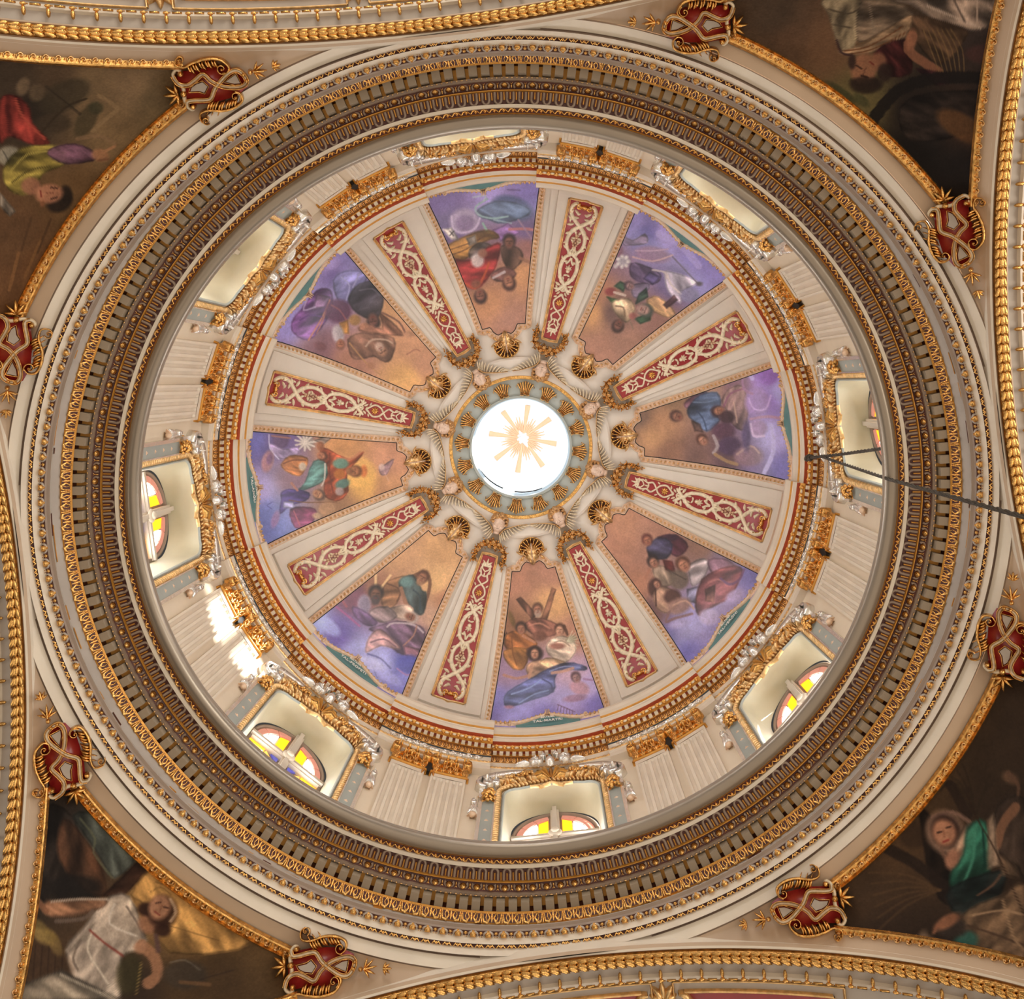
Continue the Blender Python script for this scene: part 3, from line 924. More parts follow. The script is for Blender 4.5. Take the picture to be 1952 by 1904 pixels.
# ---------------------------------------------------------------- carved surround of each window
def make_surround():
    Fr = frame((RW, 0, 22.5 + Z0), (0, 1, 0), (0, 0, 1), (1, 0, 0))
    T = Thing('window_surround', Fr)
    f = fwall(RW)
    # sage architrave slab
    mb = MB()
    def off(P, d):
        T_ = np.gradient(P, axis=0); T_ /= np.linalg.norm(T_, axis=1)[:, None]
        return P + np.stack([-T_[:, 1], T_[:, 0]], 1) * d
    def band(d0, d1, c0, c1, n=4):
        rows = []
        for q, c in zip(np.linspace(d0, d1, n), [0] + [c1] * (n - 2) + [0]):
            Q = off(OAs, q if c else q); rows.append(f(Q[:, 0], Q[:, 1], np.full(len(Q), c)))
        return np.stack(rows, 1)
    mb.grid(band(0.0, .07, 0, .04)); 
    T.part('inner_fillet', mb, SAGE, smooth=False)
    mb = MB()
    for sg in (-1, 1):
        mb.plate(f, [(sg * 1.30, HWIN), (sg * 1.30, 22.1), (sg * 1.56, 22.1), (sg * 1.56, HWIN)], .07)
    T.part('jamb_panel', mb, SAGE, smooth=False)
    mb = MB()
    for sg in (-1, 1):
        mb.plate(f, [(sg * 1.27, HWIN), (sg * 1.27, 22.0), (sg * 1.30, 22.0), (sg * 1.30, HWIN)], .1)
        mb.plate(f, [(sg * 1.56, HWIN), (sg * 1.56, 21.45), (sg * 1.64, 21.45), (sg * 1.64, HWIN)], .1)
        mb.plate(f, [(sg * 1.56, 21.6), (sg * 1.56, 22.1), (sg * 1.66, 22.1), (sg * 1.66, 21.6)], .12)
    T.part('silvered_edge', mb, SILVER, smooth=False)
    # twisted gold rope roll round the opening
    Q = off(OAs, .15)
    R = resamp(Q, 132)
    mb = MB()
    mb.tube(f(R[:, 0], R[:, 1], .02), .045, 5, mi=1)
    for i in range(len(R) - 1):
        d = R[i + 1] - R[i]; a = math.atan2(d[1], d[0]) + .95
        P_ = f(R[i:i + 1, 0], R[i:i + 1, 1], .05)[0]
        th_ = R[i, 0] / RW
        tv = np.array([-math.sin(th_), math.cos(th_), 0]); nv = np.array([-math.cos(th_), -math.sin(th_), 0]); zv = np.array([0, 0, 1.])
        ax_ = tv * math.cos(a) + zv * math.sin(a)
        mb.ball(P_, (.1, .03, .06), (ax_, np.cross(nv, ax_), nv), 7, 5)
    x = T.part('rope_moulding', mb, [GOLDP, SHADE])
    # gilded drops on the jamb panels
    for sg in (-1, 1):
        for h in (21.05, 20.6, 20.15, 19.7, 19.25, 18.8):
            mb = MB(); mb.disc(f, sg * 1.43, h, .08, .085, 0, n=12, ry=.04); mb.disc(f, sg * 1.43, h, .035, .1, 0, n=8)
            T.part('stud', mb, PEARL)
    # consoles with fruit clusters
    for sg in (-1, 1):
        mb = MB()
        for i in range(34):
            a = rng.uniform(0, 2 * PI); r = .15 * math.sqrt(rng.uniform(0, 1)); 
            y, h = sg * 1.43 + r * math.cos(a), 21.68 + 1.9 * r * math.sin(a) - .0
            c = .12 + .16 * (1 - (r / .16) ** 2) * rng.uniform(.7, 1.1)
            P = f(np.array([y]), np.array([h]), np.array([c]))[0]
            mb.ball(P, rng.uniform(.035, .055), None, 6, 4)
        for a in (.6, 1.6, 2.5, 3.9, 5.4): mb.leaf(f, sg * 1.43, 21.68, a, .3, .05, .12)
        T.part('fruit_cluster', mb, GOLD)
        mb = MB()
        mb.scroll(f, sg * 1.52, 22.32, .25, 1.4, -PI / 2, .055, .24, cw=sg)
        mb.scroll(f, sg * 1.30, 22.42, .12, 1.1, 0, .035, .24, cw=-sg)
        mb.stroke(f, [(sg * 1.62, 22.35), (sg * 1.35, 22.62), (sg * .95, 22.86), (sg * .7, 22.98)], [.05, .05, .04], [.3, .28, .22])
        T.part('silvered_volute', mb, SILVER)
        mb = MB()
        for (x, h, a, L) in ((1.72, 21.5, -1.7, .45), (1.74, 21.35, -1.4, .4), (1.7, 21.2, -2.0, .35)):
            mb.leaf(f, sg * x, h, a if sg > 0 else PI - a, L, .06, .12, bend=.3 * sg)
        mb.scroll(f, sg * 1.73, 21.4, .09, 1.0, PI / 2, .03, .14, cw=-sg)
        T.part('side_acanthus', mb, SILVER)
        mb = MB(); mb.ball(f(np.array([sg * 1.74]), np.array([20.75]), np.array([.1]))[0], (.07, .07, .09), None, 8, 5)
        mb.fan(f, sg * 1.74, 20.95, -PI / 2, 1.4, 4, .22, .03, .1)
        T.part('pendant', mb, PEARL)
    # garlands under the broken pediment
    for sg in (-1, 1):
        mb = MB()
        for i in range(60):
            q = rng.uniform(0, 1)
            y = sg * (.45 + .62 * q); h = 22.93 - .32 * q + rng.uniform(-.1, .1)
            P = f(np.array([y]), np.array([h]), np.array([.1 + rng.uniform(0, .1)]))[0]
            mb.ball(P, rng.uniform(.025, .045), None, 6, 4)
        T.part('garland', mb, GOLD)
        mb = MB()
        for i in range(7):
            q = i / 6
            mb.leaf(f, sg * (.32 + .8 * q), 22.68 - .2 * q, (.5 + .5 * (i % 2)) if sg > 0 else PI - (.5 + .5 * (i % 2)), .3, .05, .2, bend=-.5 * sg)
        for i in range(9):
            q = i / 8
            a0 = (.2 + 1.1 * (i % 3)) if sg > 0 else PI - (.2 + 1.1 * (i % 3))
            mb.leaf(f, sg * (.4 + 1.15 * q), 23.0 - .5 * q, a0, .34, .055, .2, bend=-.7 * sg)
            mb.leaf(f, sg * (.45 + 1.0 * q), 22.85 - .42 * q, a0 + 2.2 * sg, .22, .04, .16, bend=.7 * sg)
        T.part('acanthus', mb, GOLDP)
    # central shell
    mb = MB()
    for i in range(9):
        a = PI / 2 + (i - 4) * .36
        L = .56 - .013 * (i - 4) ** 2
        mb.stroke(f, [(math.cos(a) * .06, 22.72 + math.sin(a) * .06), (math.cos(a) * L * .6, 22.72 + math.sin(a) * L * .55), (math.cos(a) * L, 22.72 + math.sin(a) * L * .85)], [.02, .055, .07, .05], [.1, .2, .26, .18], i % 2)
    T.part('shell', mb, [GOLD, OCHRE])
    mb = MB()
    mb.stroke(f, [(-.5, 22.48), (-.25, 22.5), (0, 22.64), (.25, 22.5), (.5, 22.48)], [.015, .02, .03, .02, .015], .07)
    mb.stroke(f, [(-.28, 22.4), (0, 22.6), (.28, 22.4)], [.012, .022, .012], .09)
    T.part('bow', mb, GOLDP)
    # silvered crest over the shell, rising in front of the cornice
    mb = MB()
    f2 = fwall(7.30)
    for sg in (-1, 1):
        mb.scroll(f2, sg * .34, 23.3, .15, 1.3, PI, .035, .12, cw=sg)
        mb.scroll(f2, sg * .16, 23.52, .09, 1.1, 0, .028, .12, cw=-sg)
        mb.leaf(f2, sg * .5, 23.16, 0 if sg > 0 else PI, .35, .05, .12, bend=-.4 * sg)
        mb.leaf(f2, sg * .3, 23.1, .5 if sg > 0 else PI - .5, .3, .05, .14, bend=.5 * sg)
    mb.disc(f2, 0, 23.2, .12, .16, 0, n=10, ry=.16)
    T.part('silvered_crest', mb, SILVER)
    mb = MB()
    mb.disc(f2, 0, 23.36, .07, .14, 0, n=8); 
    T.part('crest_jewel', mb, TEAL)
    # pediment fillets
    return T
SUR = make_surround()
SUR_LAB = 'carved gilt and silver window surround with shell, below the dome painting of the %s'
tag(SUR.o, None, 'window surround', 'carved window surrounds of the drum')
SURS = []
for k in range(8):
    if k == 0: SUR.o.matrix_world = rotz(adj(0)) @ SUR.F; o = SUR.o
    else: o = SUR.turned(adj(STEP * k))
    o['label'] = SUR_LAB % KEY[k]
    SURS.append(o)

# ---------------------------------------------------------------- pilaster pairs
def make_pilaster():
    Fr = frame((7.47, 0, HWIN + Z0), (0, 1, 0), (0, 0, 1), (1, 0, 0))
    T = Thing('pilaster', Fr)
    f = fwall(7.47)
    mb = MB()
    w = .41
    mb.plate(f, [(-w, HWIN)] + [(-w, 22.48), (w, 22.48)] + [(w, HWIN)], 0.0, h0=-.1)
    # finer cut: five flutes as recessed channels between fillets
    mb = MB()
    xs = [-w]
    edges = []
    n = 5; fl = .095; gp = (2 * w - .1 - n * fl) / (n - 1)
    x = -w + .05
    for i in range(n):
        edges.append((x, x + fl)); x += fl + gp
    prev = -w
    for (a, b) in edges:
        mb.grid(np.stack([f(np.array([prev, a]), np.array([HWIN, HWIN]), 0), f(np.array([prev, a]), np.array([22.3, 22.3]), 0)], 1))
        g = np.linspace(0, PI, 7)
        yy = (a + b) / 2 - (b - a) / 2 * np.cos(g); dd = -.05 * np.sqrt(np.sin(g))
        mb.grid(np.stack([f(yy, np.full(7, HWIN), dd), f(yy, np.full(7, 22.24), dd), f(yy, 22.24 + .05 * np.sin(g), np.zeros(7)), ], 1))
        mb.grid(np.stack([f(yy, 22.24 + .05 * np.sin(g), np.zeros(7)), f(yy, np.full(7, 22.3), np.zeros(7))], 1))
        prev = b
    mb.grid(np.stack([f(np.array([prev, w]), np.array([HWIN, HWIN]), 0), f(np.array([prev, w]), np.array([22.3, 22.3]), 0)], 1))
    mb.grid(np.stack([f(np.array([-w, w]), np.array([22.3, 22.3]), 0), f(np.array([-w, w]), np.array([22.5, 22.5]), 0)], 1))
    for sg in (-1, 1):
        mb.grid(np.stack([f(np.array([sg * w, sg * w]), np.array([HWIN, 22.5]), np.array([0, 0])), f(np.array([sg * w, sg * w]), np.array([HWIN, 22.5]), np.array([-.1, -.1]))], 1))
    T.part('shaft', mb, CREAM2, smooth=False)
    mb = MB(); mb.tube(f(np.linspace(-w - .03, w + .03, 6), np.full(6, 22.5), .02), .035, 8)
    for sg in (-1, 1): mb.tube(np.array([f(sg * (w + .03), 22.5, .02), f(sg * (w + .03), 22.48, -.1)]).reshape(2, 3), .03, 6)
    T.part('astragal', mb, OCHRE)
    mb = MB()
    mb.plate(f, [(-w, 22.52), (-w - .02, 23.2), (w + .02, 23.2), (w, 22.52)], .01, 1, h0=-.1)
    for row, (h, L, n_, c) in enumerate(((22.53, .36, 5, .12), (22.68, .42, 4, .16))):
        for i in range(n_):
            x = (i - (n_ - 1) / 2) * (2 * w / n_)
            for q in (-.45, 0, .45):
                mb.leaf(f, x, h, PI / 2 + q, L * (1 if q == 0 else .75), .036, c * (1.2 if q == 0 else .8))
            mb.disc(f, x, h + L * .92, .045, c * 1.7, 0, n=6)
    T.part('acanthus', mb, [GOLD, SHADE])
    mb = MB()
    for sg in (-1, 1):
        mb.scroll(f, sg * (w - .04), 23.0, .14, 1.3, PI / 2, .03, .2, cw=-sg)
        mb.scroll(f, sg * .12, 23.05, .08, 1.1, PI / 2, .02, .15, cw=sg)
    mb.fan(f, 0, 22.98, PI / 2, 2.2, 5, .2, .03, .18)
    T.part('volute', mb, GOLD)
    mb = MB()
    mb.plate(f, [(-w - .08, 23.15), (-w - .08, 23.24), (0, 23.2), (w + .08, 23.24), (w + .08, 23.15), (0, 23.12)], .12, h0=-.1)
    T.part('abacus', mb, GOLDP, smooth=False)
    return T
PIL = make_pilaster()
tag(PIL.o, None, 'pilaster', 'fluted pilasters of the drum')
first = True
for k in range(8):
    for q, wd in ((-3.85, 0), (3.85, 1)):
        a = adj(STEP * (k + .5) + math.radians(q))
        nb = KEY[k] if wd == 0 else KEY[(k + 1) % 8]; ot = KEY[(k + 1) % 8] if wd == 0 else KEY[k]
        if first: PIL.o.matrix_world = rotz(a) @ PIL.F; o = PIL.o; first = False
        else: o = PIL.turned(a)
        o['label'] = 'fluted pilaster beside the %s window, facing the %s side' % (nb, ot)
# black plate painted as the shade between the two capitals, with gilt brackets
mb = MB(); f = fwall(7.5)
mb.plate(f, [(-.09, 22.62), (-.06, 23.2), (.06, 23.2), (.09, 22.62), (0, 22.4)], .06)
gap = mb.mesh('gap_shade', BLACK, False)
mb = MB()
for sg in (-1, 1):
    mb.leaf(f, sg * .1, 22.7, -PI / 2 + sg * .1, .42, .04, .1); mb.leaf(f, sg * .08, 22.75, PI / 2, .35, .05, .14)
br_ = mb.mesh('gilt_bracket', GOLD)
for k in range(8):
    link('gap_shade', gap, WALLS[k], rotz(adj(STEP * (k + .5)) - adj(STEP * k)))
    link('gilt_bracket', br_, WALLS[k], rotz(adj(STEP * (k + .5)) - adj(STEP * k)))
for k in range(8):
    a = adj(STEP * (k + .5))
    if k == 0: frieze_foliage.o.matrix_world = rotz(a) @ frieze_foliage.F; o = frieze_foliage.o
    else: o = frieze_foliage.turned(a)
    o['label'] = 'silvered frieze foliage over the pilasters between the %s and %s paintings' % (KEY[k], KEY[(k + 1) % 8])
# hidden ledge behind the lip and lower drum
mb = MB()
th = np.linspace(0, 2 * PI, 145)[:-1]
mb.grid(np.array([[(*ell(t, 6.45, D), 17.33 + Z0), (*ell(t, 7.7, D), 17.3 + Z0)] for t in th]), wrap=True)
struct('trim_25', mb, CREAM)
# ---------------------------------------------------------------- fresco painting: soft blobs, patches and brush strokes laid over a wash
def seg_dist(x, y, P, closed):
    d = np.full(x.shape, 1e9)
    n = len(P)
    for i in range(n if closed else n - 1):
        (ax, ay), (bx, by) = P[i], P[(i + 1) % n]
        dx, dy = bx - ax, by - ay
        t = np.clip(((x - ax) * dx + (y - ay) * dy) / (dx * dx + dy * dy + 1e-9), 0, 1)
        d = np.minimum(d, np.hypot(x - ax - t * dx, y - ay - t * dy))
    return d
def in_poly(x, y, P):
    c = np.zeros(x.shape, bool)
    n = len(P)
    for i in range(n):
        (ax, ay), (bx, by) = P[i], P[(i + 1) % n]
        m = ((ay > y) != (by > y)) & (x < (bx - ax) * (y - ay) / (by - ay + 1e-12) + ax)
        c ^= m
    return c
def fbm(x, y, s, seed, oct=4):
    r = np.random.RandomState(seed)
    out = np.zeros(x.shape); amp = 1.0; tot = 0
    for o in range(oct):
        T = r.rand(64, 64)
        X, Y = x / s, y / s
        i, j = np.floor(X).astype(int), np.floor(Y).astype(int)
        u, v = X - i, Y - j
        u = u * u * (3 - 2 * u); v = v * v * (3 - 2 * v)
        g = lambda a, b: T[a % 64, b % 64]
        out += amp * ((g(i, j) * (1 - u) + g(i + 1, j) * u) * (1 - v) + (g(i, j + 1) * (1 - u) + g(i + 1, j + 1) * u) * v)
        tot += amp; amp *= .55; s /= 2.1
    return out / tot - .5
def folds(x, y, ang, s, seed):
    """light and dark drapery folds painted along a direction"""
    c, q = math.cos(ang), math.sin(ang)
    a = x * c + y * q; b = -x * q + y * c
    return fbm(a / 3.2 + 40, b + 90, s, seed, 3) * 2
def curve_(P, closed):
    P = np.array(P, float)
    if len(P) < 3: return [tuple(p) for p in P]
    out = []
    n = len(P)
    rg = range(n) if closed else range(n - 1)
    for i in rg:
        if closed: p0, p1, p2, p3 = P[i - 1], P[i], P[(i + 1) % n], P[(i + 2) % n]
        else: p0, p1, p2, p3 = P[max(i - 1, 0)], P[i], P[i + 1], P[min(i + 2, n - 1)]
        for f_ in (0, .33, .66):
            out.append(.5 * ((2 * p1) + (-p0 + p2) * f_ + (2 * p0 - 5 * p1 + 4 * p2 - p3) * f_ ** 2 + (-p0 + 3 * p1 - 3 * p2 + p3) * f_ ** 3))
    if not closed: out.append(P[-1])
    return [tuple(p) for p in out]
def paint(u, v, org, sc, wash, items, seed=1):
    """u, v: picture coordinates of the vertices; returns linear colours"""
    x = (u - org[0]) * sc; y = (v - org[1]) * sc
    wx = x + 26 * fbm(x, y, 130, seed); wy = y + 26 * fbm(x, y, 130, seed + 1)
    C = np.zeros(x.shape + (3,)); Wt = np.zeros(x.shape)
    for (a, b, col) in wash:
        w = 1.0 / ((wx - a) ** 2 + (wy - b) ** 2 + 900) ** 1.6
        C += w[..., None] * np.array(col, float); Wt += w
    C /= Wt[..., None]
    C *= (1 + .22 * fbm(x, y, 90, seed + 2, 5))[..., None]
    wob = 5 * fbm(x, y, 30, seed + 3, 3)
    for it in items:
        k = it[0]
        if k == 'e':
            _, cx, cy, rx, ry, an, col = it[:7]; al = it[7] if len(it) > 7 else .9
            a = math.radians(an); c, s = math.cos(a), math.sin(a)
            X, Y = x - cx, y - cy
            d = np.sqrt(((X * c + Y * s) / rx) ** 2 + ((-X * s + Y * c) / ry) ** 2)
            sd = (d - 1) * min(rx, ry) + wob * .6
            soft = 5.0 + .1 * min(rx, ry)
        elif k == 'p':
            _, P, col = it[:3]; al = it[3] if len(it) > 3 else .9
            Ps = curve_(P, True) if len(P) > 4 else [tuple(q) for q in P]
            Pa = np.array(Ps)
            near = (x > Pa[:, 0].min() - 30) & (x < Pa[:, 0].max() + 30) & (y > Pa[:, 1].min() - 30) & (y < Pa[:, 1].max() + 30)
            sd = np.full(x.shape, 1e3)
            if near.any():
                d_ = seg_dist(x[near], y[near], Ps, True); sd[near] = np.where(in_poly(x[near], y[near], Ps), -d_, d_)
            sd = sd + wob * 1.3 - 2
            soft = 6.0
        else:
            _, P, wd, col = it[:4]; al = it[4] if len(it) > 4 else .85
            Ps = curve_(P, False); Pa = np.array(Ps)
            near = (x > Pa[:, 0].min() - 60) & (x < Pa[:, 0].max() + 60) & (y > Pa[:, 1].min() - 60) & (y < Pa[:, 1].max() + 60)
            sd = np.full(x.shape, 1e3)
            if near.any(): sd[near] = seg_dist(x[near], y[near], Ps, False)
            sd = sd - wd * .5 * (1 + .35 * fbm(x, y, 40, seed + 21, 2)) + wob * .35
            soft = 3.5
        m = np.clip(.5 - sd / (2 * soft), 0, 1) * al
        if not (m > 0).any(): continue
        col = np.array(col, float)
        if k == 'p':
            P0 = np.array(it[1], float); d0 = P0 - P0.mean(0)
            an = math.atan2(*np.linalg.svd(d0)[2][0][::-1])
            sh = 1 + .6 * folds(x, y, an + .25, 62, seed + int(P0[0, 0])) 
            rg_ = 1 - np.abs(folds(x, y, an + .6, 95, seed + 31 + int(P0[0, 1]))) * 3.2
            sh = sh * (1 + .34 * np.clip(rg_, -1, 1) - .1)
            colm = col * np.clip(sh, .42, 1.7)[..., None]
            edge = np.exp(-(sd + 3) ** 2 / 40.0) * .28
            colm = colm * (1 - edge)[..., None]
        elif k == 'e':
            ly = ((x - it[1]) * .5 - (y - it[2]) * 0 ) / it[3]
            colm = col * (1 + .14 * np.clip(-ly, -1, 1) + .2 * fbm(x, y, 22, seed + 5))[..., None]
        else:
            colm = np.broadcast_to(col, C.shape)
        C = C * (1 - m[..., None]) + colm * m[..., None]
    C *= (1 + .12 * fbm(x, y, 8, seed + 9, 2))[..., None]
    L_ = C.mean(-1, keepdims=True); C = L_ + (C - L_) * .86; C = 120 * (np.maximum(C, 1) / 120) ** 1.14
    C = np.clip(C, 4, 250) / 255.0
    return np.where(C <= .04045, C / 12.92, ((C + .055) / 1.055) ** 2.4)
def face(x, y, r, up, skin, hair, beard=None):
    """a head: hair mass, face, brow, eyes, nose and mouth; up = direction of the crown of the head in degrees (0 = right, 90 = down)"""
    a = math.radians(up); ux, uy = math.cos(a), math.sin(a); px, py = -uy, ux
    q = lambda s, t: (x + ux * s * r + px * t * r, y + uy * s * r + py * t * r)
    dk = [c * .5 for c in skin]; lt = [min(255, c * 1.16) for c in skin]
    L = [('e', *q(.28, 0), r * 1.15, r * 1.05, up, hair), ('e', *q(-.12, 0), r * .95, r * .72, up, skin)]
    if beard: L += [('e', *q(-.75, 0), r * .7, r * .62, up, beard)]
    L += [('e', *q(.35, 0), r * .28, r * .45, up, lt, .6),
          ('l', [q(.18, -.42), q(.2, -.14)], r * .14, dk, .8), ('l', [q(.2, .14), q(.18, .42)], r * .14, dk, .8),
          ('l', [q(.15, .05), q(-.2, .1)], r * .1, dk, .5), ('l', [q(-.22, -.1), q(-.24, .12)], r * .1, dk, .6),
          ('l', [q(-.5, -.2), q(-.5, .2)], r * .12, (120, 50, 45), .7)]
    return L
SK = (176, 120, 90)
MURAL = {}  # violet outer washes: painted clouds plus bluish sheen put into the colour
MURAL[6] = ((790, 330), 3.033, [(150, 150, (140, 125, 178)), (450, 90, (165, 150, 208)), (680, 150, (130, 120, 182)), (200, 300, (105, 88, 128)), (640, 330, (112, 92, 132)), (300, 560, (120, 82, 80)), (640, 420, (150, 105, 98)), (620, 580, (185, 134, 92)), (420, 760, (182, 130, 92)), (560, 860, (165, 120, 100))],
 [('e', 570, 200, 120, 65, 20, (84, 94, 128)), ('p', [(350, 230), (470, 160), (640, 190), (660, 240), (520, 290), (430, 270)], (92, 108, 136)),
  ('l', [(420, 150), (355, 195), (370, 240), (450, 262), (540, 250)], 11, (142, 170, 165)), ('l', [(395, 290), (430, 350), (455, 365)], 13, (132, 172, 150)), ('l', [(460, 270), (560, 290)], 8, (140, 160, 165)), ('l', [(340, 140), (410, 130), (400, 160)], 9, (175, 190, 195)),
  ('e', 290, 280, 85, 75, 0, (160, 140, 165)), ('e', 292, 285, 52, 45, 0, (128, 104, 138)), ('l', [(215, 250), (225, 320), (280, 345), (350, 320), (378, 262)], 12, (186, 165, 190)),
  ('p', [(450, 330), (540, 290), (612, 345), (500, 390)], (118, 86, 132)), ('l', [(550, 325), (630, 322), (695, 328)], 16, (182, 112, 108)),
  ('p', [(190, 420), (330, 350), (430, 330), (490, 370), (400, 400), (290, 500), (210, 480)], (178, 128, 62)), ('l', [(215, 440), (330, 400), (440, 350)], 6, (100, 68, 48)), ('l', [(220, 470), (300, 440), (380, 380)], 6, (100, 68, 48)),
  ('p', [(165, 325), (215, 315), (255, 385), (215, 382)], (212, 200, 186)), ('l', [(205, 335), (225, 360)], 6, (70, 60, 60)), ('l', [(228, 335), (205, 360)], 6, (70, 60, 60)), ('p', [(300, 375), (350, 360), (356, 402), (318, 422)], (205, 192, 182)),
  ('p', [(320, 440), (380, 400), (450, 420), (430, 470), (330, 500)], (150, 132, 124)),
  ('p', [(215, 500), (330, 500), (420, 430), (500, 410), (470, 540), (430, 600), (360, 670), (280, 640), (240, 560)], (138, 44, 44)), ('l', [(270, 625), (350, 665), (400, 600), (430, 520)], 14, (182, 82, 48)), ('e', 365, 505, 38, 40, 0, (190, 176, 170)), ('e', 395, 462, 26, 26, 0, (150, 104, 84)),
  ('p', [(500, 420), (600, 430), (625, 500), (560, 565), (520, 520)], (96, 72, 60)), ('l', [(610, 490), (675, 520)], 18, (144, 102, 80)), *face(548, 400, 36, 270, (122, 82, 66), (56, 42, 42)),
  ('p', [(440, 590), (520, 540), (590, 580), (545, 622), (480, 625)], (98, 66, 62)), ('l', [(455, 605), (520, 572)], 15, (184, 168, 166)), *face(545, 628, 38, 75, (158, 108, 84), (70, 46, 42)), *face(380, 705, 36, 80, (132, 86, 70), (56, 40, 40)), ('e', 355, 640, 30, 24, 0, (130, 80, 62)),
  ('l', [(540, 95), (610, 100)], 10, (110, 95, 140)), ('l', [(600, 270), (680, 380)], 10, (150, 120, 140))])
MURAL[7] = ((1080, 390), 3.4125, [(450, 100, (145, 135, 192)), (650, 200, (165, 150, 208)), (850, 350, (140, 130, 196)), (950, 480, (140, 130, 192)), (520, 180, (115, 108, 168)), (700, 500, (112, 98, 138)), (280, 330, (135, 105, 118)), (200, 550, (168, 118, 92)), (150, 700, (200, 148, 96)), (200, 950, (168, 122, 100)), (400, 900, (162, 120, 100)), (300, 700, (118, 90, 84)), (600, 760, (152, 112, 100))],
 [('l', [(600, 190), (740, 260), (860, 400)], 46, (178, 165, 215), .6), ('p', [(360, 200), (430, 230), (510, 190), (525, 250), (430, 265), (370, 262)], (160, 134, 164)), ('e', 560, 325, 115, 52, 10, (142, 108, 132)), ('l', [(430, 340), (560, 368), (690, 328)], 10, (192, 152, 148)), ('l', [(450, 300), (560, 300), (660, 290)], 9, (180, 145, 165)),
  ('e', 345, 300, 22, 40, 0, (135, 95, 110)), ('e', 368, 368, 40, 36, 0, (160, 150, 156)), *[('e', 368 + 34 * math.cos(i * .9), 370 + 34 * math.sin(i * .9), 13, 11, i * 50, (205, 196, 190)) for i in range(7)], ('e', 320, 400, 14, 14, 0, (190, 180, 178)),
  ('p', [(420, 380), (520, 400), (610, 450), (600, 500), (520, 520), (420, 470)], (112, 92, 124)), ('p', [(540, 440), (610, 470), (560, 520), (500, 480)], (74, 64, 96)),
  ('p', [(650, 430), (850, 500), (760, 560), (740, 640), (660, 560), (640, 480)], (172, 160, 170)), ('l', [(655, 450), (680, 520), (745, 580)], 12, (206, 190, 186)), ('l', [(560, 425), (640, 440), (650, 480)], 12, (190, 172, 168)), ('e', 800, 590, 62, 45, 0, (130, 122, 152)), ('l', [(690, 340), (860, 520)], 9, (92, 78, 96)), ('e', 862, 515, 22, 14, 0, (80, 62, 66)),
  ('p', [(440, 520), (530, 510), (530, 560), (460, 610), (420, 570)], (112, 100, 120)), ('p', [(310, 530), (350, 500), (392, 520), (370, 565)], (48, 72, 56)), ('p', [(520, 540), (532, 600), (450, 645), (470, 585)], (52, 70, 60)), ('p', [(262, 600), (345, 620), (300, 645)], (58, 84, 52)),
  ('p', [(520, 620), (600, 600), (705, 700), (665, 735), (560, 690)], (172, 136, 98)), ('l', [(540, 640), (600, 690), (660, 710)], 9, (205, 165, 115)), ('p', [(630, 650), (700, 590), (725, 620), (650, 675)], (96, 66, 72)),
  ('p', [(290, 640), (400, 610), (445, 680), (400, 765), (340, 735)], (182, 156, 124)), ('l', [(320, 660), (370, 670), (380, 730)], 9, (120, 96, 76)), ('p', [(440, 742), (550, 700), (545, 752), (480, 775)], (54, 84, 62)),
  *face(505, 685, 42, 20, (170, 134, 122), (84, 88, 80)), *face(338, 782, 38, 115, (120, 82, 70), (58, 44, 42)), ('e', 285, 565, 36, 26, 0, (134, 62, 62)), ('l', [(310, 570), (380, 590)], 16, (196, 176, 160)), *face(412, 530, 28, 200, (150, 118, 116), (80, 62, 70)), ('e', 430, 725, 24, 22, 0, (150, 90, 84)), ('l', [(415, 765), (435, 810)], 5, (120, 110, 90))])
